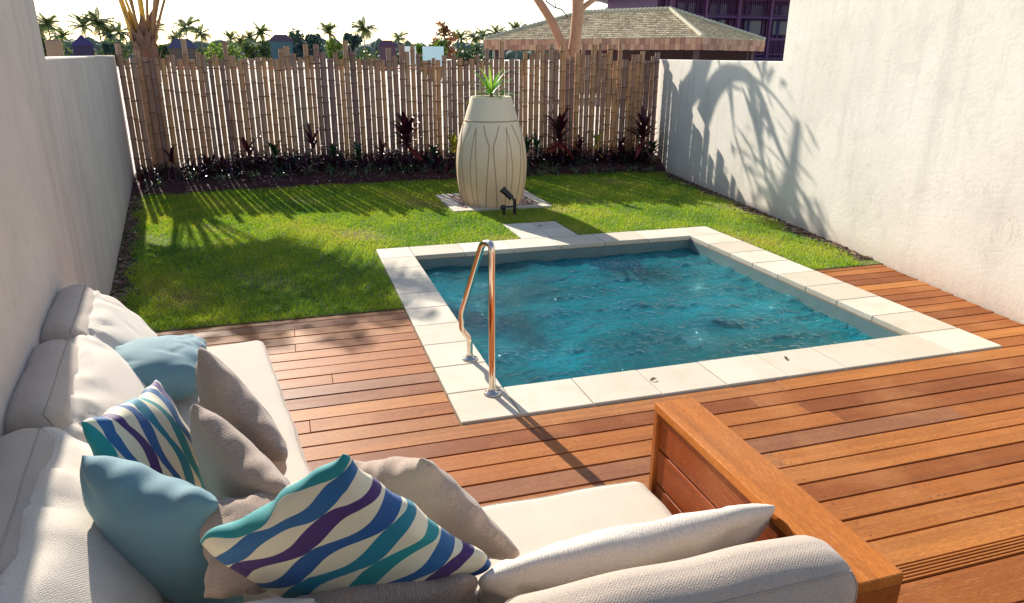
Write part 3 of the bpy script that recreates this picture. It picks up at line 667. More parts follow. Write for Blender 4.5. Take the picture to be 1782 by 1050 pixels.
# ---------------- corner sofa
def rbox(name, mat, dims, r, c, rotz=0., tilt=0., puff=.0, parent=None, seed=0, seam=True, n=18, wob=.004):
    """soft cushion: rounded box with puffed faces, metre UVs and a stitched seam round each broad face"""
    rg = random.Random(seed); hx, hy, hz = [d/2 for d in dims]; b = MB(); uvs = []; vid = {}
    Mx = Matrix.Translation(c) @ Matrix.Rotation(rotz, 4, 'Z') @ Matrix.Rotation(tilt, 4, 'Y')
    p1, p2 = rg.uniform(0, 6), rg.uniform(0, 6)
    def warp(p):
        q = Vector((max(-hx+r, min(hx-r, p[0])), max(-hy+r, min(hy-r, p[1])), max(-hz+r, min(hz-r, p[2]))))
        d = Vector(p)-q
        o = q+d.normalized()*r if d.length > 1e-9 else Vector(p)
        fx, fy, fz = [max(0, 1-(abs(a)/h)**2.5) for a, h in zip(o, (hx, hy, hz))]
        o.x += math.copysign(puff*fy*fz, o.x)*(abs(o.x)/hx > .9); o.y += math.copysign(puff*fx*fz, o.y)*(abs(o.y)/hy > .9); o.z += math.copysign(puff*fx*fy, o.z)*(abs(o.z)/hz > .9)
        w = wob*(math.sin(o.x*17+p1)*math.sin(o.y*13+p2)+.5*math.sin(o.y*31+o.z*23+p1))
        o += o.normalized()*w
        return o
    for ax in range(3):
        for sg in (-1, 1):
            u_, v_ = [(1, 2), (2, 0), (0, 1)][ax]; H = (hx, hy, hz); base = len(b.v); vs = []
            def gr(h): return [-h, -h+r*.15, -h+r*.4, -h+r*.8]+[(-h+r)+(2*h-2*r)*t/n for t in range(n+1)]+[h-r*.8, h-r*.4, h-r*.15, h]
            gu, gv = gr(H[u_]), gr(H[v_]); 
            for a in gv:
                for q in gu:
                    p = [0, 0, 0]; p[ax] = sg*H[ax]; p[u_] = q; p[v_] = a; vs.append(Mx @ warp(p)); uvs.append((q, a))
            nu = len(gu); fs = [(j*nu+i, j*nu+i+1, (j+1)*nu+i+1, (j+1)*nu+i) for j in range(len(gv)-1) for i in range(nu-1)]
            if sg < 0: fs = [f[::-1] for f in fs]
            b.add(vs, fs, smooth=True)
    b.uv = uvs; o = b.build(name, mat)
    me = o.data; bm = bmesh.new(); bm.from_mesh(me); bmesh.ops.remove_doubles(bm, verts=bm.verts, dist=.00005); bm.to_mesh(me); bm.free()
    if parent: reparent(o, parent)
    if seam:
        ax = min(range(3), key=lambda i: dims[i]); u_, v_ = [i for i in range(3) if i != ax]; H = (hx, hy, hz); s_ = MB()
        for sg in (-1, 1):
            pts = []; N = 26; k_ = r*.45
            cs = [(-H[u_]+k_*.3, -H[v_]+k_*.3), (H[u_]-k_*.3, -H[v_]+k_*.3), (H[u_]-k_*.3, H[v_]-k_*.3), (-H[u_]+k_*.3, H[v_]-k_*.3)]
            for i in range(4):
                (a0, c0), (a1, c1) = cs[i], cs[(i+1) % 4]
                for j in range(N):
                    t = j/N; p = [0, 0, 0]; p[ax] = sg*(H[ax]-k_*.35); p[u_] = a0+(a1-a0)*t; p[v_] = c0+(c1-c0)*t
                    w_ = warp(p); pts.append(Mx @ (w_+w_.normalized()*.0005))
            pts.append(pts[0]); s_.tube(pts, .0035, 5, cap=False)
        so_ = s_.build('piping', M['pipe']); so_.parent = o
        so_.matrix_parent_inverse = Matrix.Identity(4)
        if parent: so_.matrix_parent_inverse = (o.matrix_parent_inverse @ Matrix.Identity(4)).inverted() @ Matrix.Identity(4) if False else Matrix.Identity(4)
    return o
sofa = empty('corner_sofa', (0, 0, 0), 'low L-shaped outdoor corner sofa with beige cushions and wooden arm', 'sofa')
TH = math.atan(.13823)
rbox('seat_cushion', M['seat_weave_lit'], (.86, 2.60, .17), .045, (-.485, 2.70, .287), TH, 0, .006, sofa, 1, n=30)
rbox('seat_cushion', M['seat_weave_lit'], (1.07, .80, .17), .045, (.655, 1.735, .287), 0, 0, .006, sofa, 2, n=26)
for i, yc in enumerate((3.73, 2.90, 2.07, 1.24)):
    rbox('back_cushion', M['sofa_weave_shaded'], (.20, .80, .46), .085, (xl(yc)+.118, yc, .535), TH, R(-17), .012, sofa, 10+i)
rbox('back_cushion', M['sofa_weave_shaded'], (.90, .20, .46), .085, (.775, 1.165, .545), 0, 0, .012, sofa, 21, n=24)
rbox('back_cushion', M['sofa_weave_shaded'], (.90, .20, .46), .085, (-.150, 1.185, .53), 0, 0, .012, sofa, 22)
wd = M['sofa_wood']
b = MB(); b.box(-.42, .42, -1.28, 1.28, .06, .20, Matrix.Translation((-.485, 2.70, 0)) @ Matrix.Rotation(TH, 4, 'Z')); b.box(.13, 1.205, 1.02, 2.10, .06, .20)
bevel(reparent(b.build('base_frame', wd), sofa), .004)
b = MB(); b.box(-.4, 1.205, 1.0, 1.045, .20, .66); bevel(reparent(b.build('back_panel', wd), sofa), .004)
A0, A1, AY0, AY1 = 1.210, 1.368, 1.105, 2.118
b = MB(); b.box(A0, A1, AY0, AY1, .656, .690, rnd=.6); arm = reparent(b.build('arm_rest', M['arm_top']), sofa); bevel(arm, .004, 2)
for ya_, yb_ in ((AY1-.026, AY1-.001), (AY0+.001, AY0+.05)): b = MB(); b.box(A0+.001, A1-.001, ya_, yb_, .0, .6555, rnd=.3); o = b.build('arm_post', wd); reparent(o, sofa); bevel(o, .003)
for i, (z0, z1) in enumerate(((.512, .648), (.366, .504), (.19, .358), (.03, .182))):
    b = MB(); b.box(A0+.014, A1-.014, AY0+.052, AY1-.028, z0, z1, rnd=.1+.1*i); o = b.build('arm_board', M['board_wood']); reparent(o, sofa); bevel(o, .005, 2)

# ---------------- loose pillows
def pillow(name, mat, cr, thick, label, seed=0, swap=False, edge=.055, wr=.42, n=44, group=None, scale=1., crs=0.):
    """cr: four corners (TL, TR, BR, BL) seen from its visible face"""
    P0 = [Vector(p) for p in cr]; ce = sum(P0, Vector())/4; P0 = [ce+(p-ce)*scale*1.045 for p in P0]
    ux = ((P0[1]-P0[0])+(P0[2]-P0[3])).length/2; vy = ((P0[3]-P0[0])+(P0[2]-P0[1])).length/2
    nn = ((P0[1]-P0[3]).cross(P0[2]-P0[0])).normalized()
    rg = random.Random(seed); ph = [rg.uniform(0, 6.28) for _ in range(8)]; b = MB(); uvs = []
    hu, hv = (P0[1]-P0[0]).normalized(), (P0[3]-P0[0]).normalized()
    fold = [(rg.uniform(-.8, .8), rg.uniform(-.8, .8), rg.uniform(0, 3.14), rg.uniform(.10, .3)) for _ in range(9)]
    for sg in (1, -1):
        vs = []
        for j in range(n+1):
            v = -math.cos(math.pi*j/n)
            for i in range(n+1):
                u = -math.cos(math.pi*i/n)
                s_, t_ = (u+1)/2, (v+1)/2
                p = (P0[0]*(1-s_)+P0[1]*s_)*(1-t_)+(P0[3]*(1-s_)+P0[2]*s_)*t_
                pin = edge*(1-abs(u)**2.2)*v*abs(v)**3; p -= hv*pin*vy; pin = edge*(1-abs(v)**2.2)*u*abs(u)**3; p -= hu*pin*ux
                cr_ = .055*(abs(u)**7)*(abs(v)**7); p = p+(ce-p)*cr_
                e = max(0., (1-u*u)*(1-v*v)); h = thick/2*(e**.46)*(1-.10*math.exp(-((u*u+v*v))*3))
                # creases running in from the corners and edges
                rim = (max(abs(u), abs(v)))**3
                w = 0
                for q, (su, sv) in enumerate(((-1, -1), (1, -1), (1, 1), (-1, 1))):
                    du, dv = u-su, v-sv; dd = math.hypot(du, dv); an = math.atan2(dv*sv, du*su)
                    w += math.sin(an*9+ph[q]+sg)*math.exp(-dd*2.4)*.014*min(1, dd*3)
                w += .010*math.sin(u*11+ph[4]+2*math.sin(v*3+ph[5]))*rim*(1-abs(v)**4)+.010*math.sin(v*12+ph[6]+2*math.sin(u*3))*rim
                for fu, fv, fa, fl in fold:
                    a_ = (u-fu)*math.cos(fa)+(v-fv)*math.sin(fa); c_ = -(u-fu)*math.sin(fa)+(v-fv)*math.cos(fa)
                    w += -.007*math.exp(-(c_/.05)**2-(a_/fl)**2)+.004*math.exp(-((c_-.09)/.06)**2-(a_/fl)**2)
                if crs: w += crs*.014*(math.sin(u*15+ph[0]+1.3*math.sin(v*3+ph[1]))+.5*math.sin(u*37+ph[2]))*math.exp(-((v+.72)/.38)**2)*(.5+.5*math.sin(u*4+ph[3]))
                h += w*wr*min(1, e*6)*(thick/.14)
                h += .006*math.sin(u*2.2+ph[7])*e
                p += hu*(.006*math.sin(v*7+ph[3])+.004*math.sin(v*15+ph[1]))*abs(u)**4+hv*(.007*math.sin(u*6+ph[2])+.004*math.sin(u*14+ph[0]))*abs(v)**4
                vs.append(p+nn*h*sg); uvs.append((s_*ux+seed*.37, t_*vy) if not swap else (t_*vy+seed*.37, s_*ux))
        m_ = n+1; fs = [(j*m_+i, j*m_+i+1, (j+1)*m_+i+1, (j+1)*m_+i) for j in range(n) for i in range(n)]
        if sg > 0: fs = [f[::-1] for f in fs]
        b.add(vs, fs, smooth=True)
    b.uv = uvs; o = b.build(name, mat); bm = bmesh.new(); bm.from_mesh(o.data); bmesh.ops.remove_doubles(bm, verts=bm.verts, dist=.00004); bm.to_mesh(o.data); bm.free()
    return tag(o, label, 'pillow', group)
# long wrinkled ones along the left back
pillow('back_pillow', M['cream'], [(-1.10, 4.14, .70), (-1.01, 3.36, .69), (-.70, 3.40, .37), (-.80, 4.10, .37)], .24, 'farthest wrinkled cream back pillow, its tip beside the lawn', 31, edge=.02, crs=1.)
pillow('back_pillow', M['cream'], [(-1.02, 3.50, .70), (-.90, 2.50, .68), (-.60, 2.5, .37), (-.71, 3.40, .37)], .25, 'creased cream back pillow behind the upper blue and striped pillows', 32, edge=.02, crs=1.2)
pillow('back_pillow', M['cream'], [(-.89, 2.54, .70), (-.74, 1.42, .71), (-.42, 1.46, .37), (-.58, 2.46, .37)], .27, 'nearest long creased cream pillow at the left edge behind the big blue pillow', 33, edge=.02, crs=1.2)
pillow('throw_pillow', M['blue'], [(-.925, 3.54, .56), (-.49, 3.66, .53), (-.415, 3.22, .48), (-.84, 3.12, .49)], .24, 'light blue pillow between the far cream pillow and a beige one', 41)
pillow('throw_pillow', M['beige'], [(-.334, 2.325, 1.017), (-.095, 2.041, .741), (-.147, 2.338, .391), (-.385, 2.622, .666)], .15, 'beige pillow standing highest by the open chaise edge, behind another beige one', 42)
pillow('throw_pillow', M['beige'], [(-.338, 2.06, .948), (-.079, 1.713, .809), (-.075, 1.885, .388), (-.333, 2.232, .527)], .15, 'beige pillow in front of another beige one, beside the smaller striped pillow', 43)
pillow('throw_pillow', M['stripe'], [(-.655, 2.139, .886), (-.523, 2.572, .801), (-.359, 2.442, .39), (-.492, 2.009, .475)], .15, 'smaller wave-striped pillow above the big blue pillow', 44, swap=True)
pillow('throw_pillow', M['blue'], [(-.625, 1.984, .871), (-.268, 1.735, .812), (-.245, 1.80, .36), (-.60, 2.05, .42)], .20, 'large plain blue pillow in the near left sofa corner', 45)
pillow('throw_pillow', M['beige'], [(-.335, 1.84, .745), (.03, 1.78, .76), (.05, 1.55, .66), (-.29, 1.56, .64)], .17, 'small beige pillow between the blue and the large striped pillow', 46)
pillow('throw_pillow', M['stripe'], [(-.305, 1.615, .775), (.046, 1.419, 1.075), (.392, 1.411, .71), (.042, 1.607, .401)], .15, 'large wave-striped pillow standing on its corner in front', 47)
pillow('throw_pillow', M['beige'], [(.064, 1.96, .73), (.261, 1.613, .907), (.524, 1.586, .56), (.328, 1.933, .383)], .14, 'beige pillow on its corner right behind the large striped pillow', 48)
pillow('back_pillow', M['cream'], [(.36, 1.37, .715), (1.205, 1.395, .73), (1.17, 1.60, .34), (.38, 1.58, .34)], .17, 'long bright cream pillow along the right sofa back beside the wooden arm', 51, edge=.015, crs=.8)
pillow('back_pillow', M['beige'], [(-.17, 1.43, .68), (.345, 1.385, .70), (.34, 1.56, .37), (-.15, 1.58, .37)], .15, 'shaded beige back pillow below the large striped pillow', 52, edge=.015, crs=.6)
pillow('back_pillow', M['cream'], [(-.62, 1.42, .71), (-.03, 1.395, .725), (-.03, 1.50, .37), (-.6, 1.52, .37)], .15, 'bright cream pillow tip at the bottom edge under the striped pillow', 53, edge=.015, crs=.6)

# ---------------- trees behind the fence
M['palmleaf'] = leafmat('palm_leaflet', [(.05, .10, .015), (.10, .15, .03), (.24, .22, .06)], .35, .4)
k = NT('petiole'); n1 = k.noise(4, 3, .5, k.pos()); k.bsdf(k.mix(n1, (.52, .28, .03), (.72, .44, .06)), .4); M['petiole'] = k.m
M['fibre'] = simple('palm_fibre', (.17, .10, .07), .9, .45, 22, .5)
M['bark'] = simple('smooth_bark', (.44, .25, .15), .8, .35, 14, .4)
def frond(base, az, el, L, droop, mroot, leafroot, nl=42, ll=.62, wl=.035, r0=.045, sag=.9):
    if math.sin(az) < -.3: L *= .76
    p = Vector(base); pts = [p.copy()]; dirh = Vector((math.cos(az), math.sin(az), 0)); n = 22; e = el; tang = []
    for i in range(n):
        d = dirh*math.cos(e)+Vector((0, 0, 1))*math.sin(e); tang.append(d); p = p+d*(L/n); pts.append(p.copy()); e -= droop/n*(.4+1.2*i/n)
    mroot.tube(pts, [r0*(1-.93*(i/n)**.8) for i in range(n+1)], 6)
    sd_ = Vector((-math.sin(az), math.cos(az), 0))
    for i in range(nl):
        t = .34+.65*i/nl; q = t*n; i0 = min(n-1, int(q)); c = pts[i0].lerp(pts[i0+1], q-i0); tg = tang[i0]
        ln = ll*(math.sin(math.pi*min(1, .12+t*.86))**.6)*random.uniform(.85, 1.1)
        for s_ in (-1, 1):
            d = (sd_*s_*.8+tg*.55+Vector((0, 0, .15))).normalized(); a = c.copy(); pp = [a.copy()]
            for j in range(3):
                d = (d+Vector((0, 0, -sag*.5*random.uniform(.6, 1.2)))).normalized(); a = a+d*ln/3; pp.append(a.copy())
            leafroot.strip(pp, [wl*.6, wl, wl*.7, .003], tg)
palm = empty('coconut_palm', (-2.07, 13.4, 0), 'near coconut palm with yellow leaf stalks rising above the fence at left', 'palm tree')
b = MB(); b.tube([(-2.06, 13.42, -.05), (-2.08, 13.4, .5), (-2.07, 13.4, 1.3), (-2.06, 13.4, 1.95), (-2.05, 13.4, 2.25)], [.2, .16, .16, .19, .12], 14)
for z in np.linspace(.1, 1.7, 14): b.tube([(-2.07, 13.4, z), (-2.07, 13.4, z+.02)], .175, 14)
for i in range(26):
    az = i*2.4; z = 1.6+.6*i/26; blade_leaf(b, (-2.06+.13*math.cos(az), 13.4+.13*math.sin(az), z), az, R(78), random.uniform(.25, .5), .14, random.uniform(-.3, .5), 5)
for i in range(40):
    az = random.uniform(0, 6.3); x, y = -2.06+.16*math.cos(az), 13.4+.16*math.sin(az); b.tube([(x, y, random.uniform(1.9, 2.2)), (x+random.uniform(-.06, .06), y, 1.75), (x+random.uniform(-.1, .1), y-.02, random.uniform(1.4, 1.7))], .006, 4)
reparent(b.build('trunk', M['fibre']), palm)
ms, md, lf = MB(), MB(), MB()
fr_ = [(-2.10, 13.38, 2.8, 1.40, 3.6, .7), (-2.02, 13.4, .5, 1.35, 3.4, .9), (-1.99, 13.36, -.25, 1.22, 3.2, .9), (-2.05, 13.35, -1.35, 1.36, 3.3, 1.1), (-2.06, 13.34, -1.9, 1.34, 3.2, 1.0), (-2.0, 13.35, -.8, 1.24, 3.4, .95),
       (-2.1, 13.42, 1.9, 1.35, 3.6, .9), (-2.05, 13.4, -2.5, 1.38, 3.2, 1.0), (-2.03, 13.36, -1.05, 1.30, 3.5, 1.15), (-2.03, 13.38, -1.6, 1.42, 3.6, 1.2), (-2.0, 13.38, -.5, 1.36, 3.5, 1.05), (-2.0, 13.38, .1, 1.30, 3.2, 1.0)]
for i, (x, y, az, el, L, dr) in enumerate(fr_): frond((x+(.1*math.cos(az)), y, 2.08+.015*i), az, el, L, dr, ms if i in (0, 3, 7) else md, lf, r0=.05 if i in (0, 3) else .026)
reparent(ms.build('yellow_leaf_stalks', M['petiole']), palm); reparent(md.build('leaf_stalks', simple('dry_petiole', (.30, .17, .08), .6, .3, 9)), palm); reparent(lf.build('crown', M['palmleaf']), palm)

# frangipani-like tree: trunks seen above the fence, limbs that throw the shadows on the right wall
def WP(y, z, d): return (xr(y)-.21*d, y+d, z+.56*d)
tree = empty('forked_tree', (5.33, 13.7, 0), 'bare forked tree with two smooth brown limbs behind the fence', 'tree')
b = MB()
b.tube([(5.36, 13.7, -.05), (5.36, 13.7, .6), (5.38, 13.7, 1.3), (5.33, 13.7, 1.85), (5.18, 13.72, 2.2), (5.00, 13.74, 2.55), (4.70, 13.76, 2.95), (4.4, 13.8, 3.5), (4.3, 13.8, 4.1), (4.35, 13.6, 4.8)], [.15, .14, .13, .10, .085, .08, .075, .07, .055, .03], 12)
b.tube([(5.40, 13.7, 1.4), (5.46, 13.7, 1.9), (5.50, 13.7, 2.3), (5.53, 13.7, 2.7), (5.50, 13.7, 3.1), (5.38, 13.7, 3.5), (5.30, 13.68, 4.1), (5.3, 13.6, 4.8), (5.2, 13.5, 5.4)], [.12, .115, .11, .115, .10, .10, .09, .06, .03], 12)
b.tube([(5.53, 13.7, 2.68), (5.68, 13.7, 2.82), (5.92, 13.7, 2.98), (6.2, 13.8, 3.5), (6.3, 13.9, 4.3)], [.06, .055, .05, .045, .02], 8)
b.tube([(5.55, 13.7, 2.60), (5.60, 13.68, 2.8), (5.62, 13.6, 3.1)], [.02, .02, .015], 6)
def limb(pts, r0, r1): b.tube(smooth_path([WP(*p) for p in pts], .25, 4), None or [1]*1 if False else list(np.linspace(r0, r1, len(smooth_path([WP(*p) for p in pts], .25, 4)))), 8)
limb([(9.85, 1.0, 3.8), (9.6, 1.45, 3.8), (9.1, 1.72, 4.0), (8.45, 1.66, 4.4), (8.1, 1.4, 4.8), (7.6, .90, 5.4), (7.0, .45, 6.0), (6.4, .12, 6.5)], .085, .02)
limb([(9.1, 1.72, 4.0), (8.9, 1.2, 5.0), (8.75, .9, 5.6)], .03, .01)
limb([(8.45, 1.66, 4.4), (8.2, 1.1, 5.2), (7.8, .5, 6.2), (7.35, .1, 6.8)], .045, .012)
limb([(8.45, 1.66, 4.4), (7.9, 1.5, 4.9), (7.3, 1.2, 5.2), (6.8, .85, 5.8)], .025, .006)
limb([(8.1, 1.4, 4.8), (8.0, .8, 5.8), (7.6, .2, 6.7)], .03, .01)
limb([(9.85, 1.3, 3.8), (10.3, 1.75, 3.7), (10.6, 2.1, 3.6)], .035, .02)
limb([(8.7, .85, 5.6), (8.3, .45, 6.3), (7.9, .1, 6.9)], .02, .008)
for z_, y_ in ((1.95, 9.4), (2.1, 8.9), (2.0, 8.3)): limb([(y_+.4, z_+.3, 3.9), (y_, z_-.2, 4.2), (y_-.5, z_-.7, 4.8)], .02, .008)
tk = reparent(b.build('trunk', M['bark']), tree)
b = MB(); b.tube([(5.28, 13.6, 2.60), (5.14, 13.55, 2.73), (4.98, 13.5, 2.76), (4.8, 13.45, 2.85), (4.7, 13.4, 3.0)], .012, 5); b.tube([(5.0, 13.5, 2.755), (4.98, 13.5, 2.86), (4.96, 13.5, 3.0)], .009, 5)
reparent(b.build('twig', simple('twig', (.05, .03, .05), .7)), tree)
b = MB()
def leafy(y, z, d, n, spread):
    c0 = Vector(WP(y, z, d))
    for i in range(n):
        c = c0+Vector((random.gauss(0, spread), random.gauss(0, spread), random.gauss(0, spread*.6))); az = random.uniform(0, 6.3)
        blade_leaf(b, c, az, random.uniform(-1.2, .3), random.uniform(.18, .34), .05, .6, 4)
for y, z, d, n in ((7.3, .25, 6.2, 26), (6.9, .18, 6.4, 44), (6.6, .08, 6.6, 44), (7.7, .2, 6.4, 16), (7.05, .6, 5.8, 10), (8.1, 1.25, 5.0, 5), (8.6, 1.45, 4.4, 5), (7.6, .6, 5.7, 8), (8.3, 1.9, 4.2, 12), (6.7, -.1, 6.9, 30)): leafy(y, z, d, n, .20)
reparent(b.build('crown', M['palmleaf']), tree)

# ---------------- gazebo with hipped shingle roof
M['shingle'] = None
k = NT('shingle'); co = k.pos('UV'); 
br = k.n('ShaderNodeTexBrick'); k.put(br.inputs['Vector'], co); br.inputs['Scale'].default_value = 1.0; br.inputs['Brick Width'].default_value = .13; br.inputs['Row Height'].default_value = .16; br.inputs['Mortar Size'].default_value = .012
br.inputs['Color1'].default_value = (.42, .37, .26, 1); br.inputs['Color2'].default_value = (.33, .27, .18, 1); br.inputs['Mortar'].default_value = (.12, .07, .06, 1)
n1 = k.noise(3, 4, .6, co); k.bsdf(k.mix(k.math('MULTIPLY', n1, .5), br.outputs[0], (.50, .45, .33)), .85, k.bump(br.outputs['Fac'], -.6, .02)); M['shingle'] = k.m
M['fascia'] = simple('fascia_shingle', (.42, .22, .15), .8, .3, 12)
gz = empty('gazebo', (15.3, 32.4, 0), 'open pavilion with hipped weathered shingle roof beyond the fence', 'gazebo')
GC = Vector((15.35, 32.4, 0)); gu = Vector((.58, -.815, 0)); gv = Vector((.815, .58, 0)); HL, HW, ZE, ZR, HR = 5.45, 3.5, 2.6, 3.83, 2.35
cn = [GC+gu*a*HL+gv*c*HW+Vector((0, 0, ZE)) for a, c in ((1, -1), (1, 1), (-1, 1), (-1, -1))]; rg_ = [GC+gu*HR+Vector((0, 0, ZR)), GC-gu*HR+Vector((0, 0, ZR))]
b = MB(); uvs = []
def roofface(pts, e0, e1):
    """stepped shingle courses so that the roof has real relief"""
    ex = (e1-e0).normalized(); nn = (pts[1]-pts[0]).cross(pts[2]-pts[0]).normalized(); 
    if nn.z < 0: nn = -nn
    sy = nn.cross(ex); 
    if sy.z < 0: sy = -sy
    top = max((p-e0).dot(sy) for p in pts); N = 15
    def span(h):
        xs_ = []
        m_ = len(pts)
        for i in range(m_):
            a, c = (pts[i]-e0), (pts[(i+1) % m_]-e0); ha, hc = a.dot(sy), c.dot(sy)
            if (ha-h)*(hc-h) <= 0 and abs(ha-hc) > 1e-6: t = (h-ha)/(hc-ha); xs_.append((a+(c-a)*t).dot(ex))
        return (min(xs_), max(xs_)) if len(xs_) > 1 else (0, 0)
    for i in range(N):
        h0, h1 = top*i/N+1e-3, top*(i+1)/N-1e-3; a0, a1 = span(h0); c0, c1 = span(h1)
        nseg = max(1, int((a1-a0)/.17))
        for s_ in range(nseg):
            t0, t1 = s_/nseg, (s_+1)/nseg; dz = random.uniform(.05, .075)
            q = [e0+ex*(a0+(a1-a0)*t0)+sy*h0+nn*dz, e0+ex*(a0+(a1-a0)*t1-.012)+sy*h0+nn*dz, e0+ex*(c0+(c1-c0)*t1-.012)+sy*h1+nn*.004, e0+ex*(c0+(c1-c0)*t0)+sy*h1+nn*.004]
            q2 = [q[0]-nn*dz, q[1]-nn*dz]; b.add(q+q2, [(0, 1, 2, 3), (4, 5, 1, 0)])
k = NT('shingle_roof'); n1 = k.noise(2.2, 4, .6, k.pos()); c = k.ramp(k.attr('rnd'), [(0, (.48, .36, .24)), (.4, (.64, .52, .35)), (.8, (.76, .64, .44)), (1, (.50, .35, .25))]); k.bsdf(k.mix(k.math('MULTIPLY', n1, .3), c, (.50, .44, .29)), .85); M['roof'] = k.m
roofface([cn[3], cn[0], rg_[0], rg_[1]], cn[3], cn[0]); roofface([cn[0], cn[1], rg_[0]], cn[0], cn[1]); roofface([cn[1], cn[2], rg_[1], rg_[0]], cn[1], cn[2]); roofface([cn[2], cn[3], rg_[1]], cn[2], cn[3])
rf = reparent(b.build('roof', M['roof']), gz)
b = MB(); b.add([p-Vector((0, 0, .02)) for p in cn]+[p-Vector((0, 0, .02)) for p in rg_], [(3, 0, 4, 5), (0, 1, 4), (1, 2, 5, 4), (2, 3, 5)]); reparent(b.build('roof_deck', M['dark_wood']), gz)
b = MB()
for p, q in ((cn[0], rg_[0]), (cn[1], rg_[0]), (cn[2], rg_[1]), (cn[3], rg_[1]), (rg_[0], rg_[1])):
    L_ = (q-p).length; N = int(L_/.2); d = (q-p)/N
    for i in range(N):
        a = p+d*i; b.tube([a+Vector((0, 0, .09)), a+d*1.05+Vector((0, 0, .05))], .10, 6, smooth=False)
reparent(b.build('ridge_cap', simple('ridge_shingle', (.52, .47, .34), .85, .3, 5)), gz)
b = MB()
for i in range(4):
    p, q = cn[i], cn[(i+1) % 4]; L_ = (q-p).length; d = (q-p).normalized(); N = int(L_/.22); o_ = Vector((d.y, -d.x, 0)); 
    if (p+o_-GC).length < (p-GC).length: o_ = -o_
    for row in range(2):
        for j in range(N):
            a = p+(q-p)*(j/N); c = p+(q-p)*((j+1)/N)-d*.012; z1 = -.0-.21*row; z0 = z1-.23+random.uniform(-.01, .01); k_ = .03+.012*(1-row)
            vs = [a+Vector((0, 0, z0)), c+Vector((0, 0, z0)), c+Vector((0, 0, z1)), a+Vector((0, 0, z1))]; vs = [v+o_*.0 for v in vs]+[v+o_*k_ for v in vs]
            b.add(vs, [(0, 1, 2, 3), (7, 6, 5, 4), (0, 4, 5, 1), (1, 5, 6, 2), (2, 6, 7, 3), (3, 7, 4, 0)])
k = NT('fascia'); k.bsdf(k.ramp(k.attr('rnd'), [(0, (.30, .14, .10)), (.5, (.44, .23, .15)), (1, (.55, .33, .21))]), .8); reparent(b.build('fascia', k.m), gz)
for a in (-.93, -.31, .31, .93):
    for c in (-.88, .88): b = MB(); q = GC+gu*a*HL+gv*c*HW; b.box(q.x-.09, q.x+.09, q.y-.09, q.y+.09, 0, ZE-.1); reparent(b.build('post', M['dark_wood']), gz)
b = MB(); Mx = Matrix.Translation(GC) @ Matrix.Rotation(math.atan2(gu.y, gu.x), 4, 'Z'); b.box(-HL*.9, HL*.9, HW*.86, HW*.89, 0, 2.3, Mx); reparent(b.build('back_screen', M['dark_wood']), gz)

# ---------------- dark timber house and pale house at right
dh = empty('timber_house', (30, 46, 0), 'dark purple-brown slatted timber house beyond the gazebo at right', 'house')
M['dk1'] = simple('dark_cladding', (.05, .006, .075), .6, .4, 2); M['dk2'] = simple('dark_slat', (.085, .018, .085), .6, .3, 3); M['pane'] = simple('dark_pane', (.03, .03, .12), .15, .3, 1)
b = MB(); b.box(24.2, 44, 46.0, 54, 0, 6.6); reparent(b.build('wall', M['dk1']), dh)
b = MB(); x = 24.3
while x < 44: b.box(x, x+.10, 45.90, 45.997, .2, random.choice([5.6, 5.9, 6.3])); x += random.choice([.34, .42, .5])
reparent(b.build('slats', M['dk2']), dh)
for x in (25.6, 28.0, 30.9, 33.2): b = MB(); b.box(x, x+1.3, 45.80, 45.89, 3.4, 5.3); o = reparent(b.build('window', M['pane']), dh)
for zz, y0 in ((3.0, 44.6), (5.5, 44.9)):
    b = MB(); b.box(24.2, 43, y0, y0+.12, zz, zz+.14); b.box(24.2, 43, y0, y0+.1, zz-.95, zz-.87); x = 24.3
    while x < 43: b.box(x, x+.04, y0+.02, y0+.07, zz-.9, zz); x += .16
    reparent(b.build('balcony_rail', M['dk2']), dh)
b = MB(); b.box(24.2, 43, 44.5, 45.9, 1.75, 1.9); b.box(24.2, 43, 44.5, 45.9, 4.35, 4.5); reparent(b.build('balcony_floor', M['dk1']), dh)
for x in (24.4, 26.9, 29.4, 31.9, 34.4): b = MB(); b.box(x, x+.2, 44.45, 44.62, 0, 6.3); reparent(b.build('post', M['dk2']), dh)
b = MB(); b.add([(23.2, 43.8, 6.1), (45, 43.8, 6.1), (45, 50, 8.6), (25.5, 50, 8.6), (23.2, 56, 6.1), (45, 56, 6.1)], [(0, 1, 2, 3), (3, 2, 5, 4), (0, 3, 4)]); b.add([(23.2, 43.8, 5.95), (45, 43.8, 5.95), (45, 56, 5.95), (23.2, 56, 5.95)], [(0, 1, 2, 3)]); reparent(b.build('roof', M['dk1']), dh)
b = MB()
for i in range(26): x = 24.0+i*.62; b.box(x, x+.12, 43.6, 44.4, 5.62, 5.78)
reparent(b.build('beam_highlights', simple('highlight_timber', (.55, .42, .40), .7)), dh)  # pale blocks carry the beam's small bright highlights in their colour
wh = empty('pale_house', (29.6, 62, 0), 'pale rendered house gable rising behind the gazebo ridge', 'house')
b = MB(); b.box(29.3, 36, 60, 66, 0, 6.2); reparent(b.build('wall', simple('pale_render', (.42, .45, .42), .8, .08, 1)), wh)
b = MB(); b.add([(28.6, 59.5, 6.9), (31.4, 59.5, 6.2), (37, 59.5, 8.4), (28.6, 67, 6.9), (31.4, 67, 6.2), (37, 67, 8.4), (28.6, 59.5, 7.1), (31.4, 59.5, 6.4), (37, 59.5, 8.6)], [(0, 1, 4, 3), (1, 2, 5, 4), (0, 1, 7, 6), (1, 2, 8, 7)]); reparent(b.build('roof', M['dk2']), wh)
b = MB(); b.box(30.6, 31.6, 59.9, 59.99, 3.2, 5.0); reparent(b.build('window', M['pane']), wh)

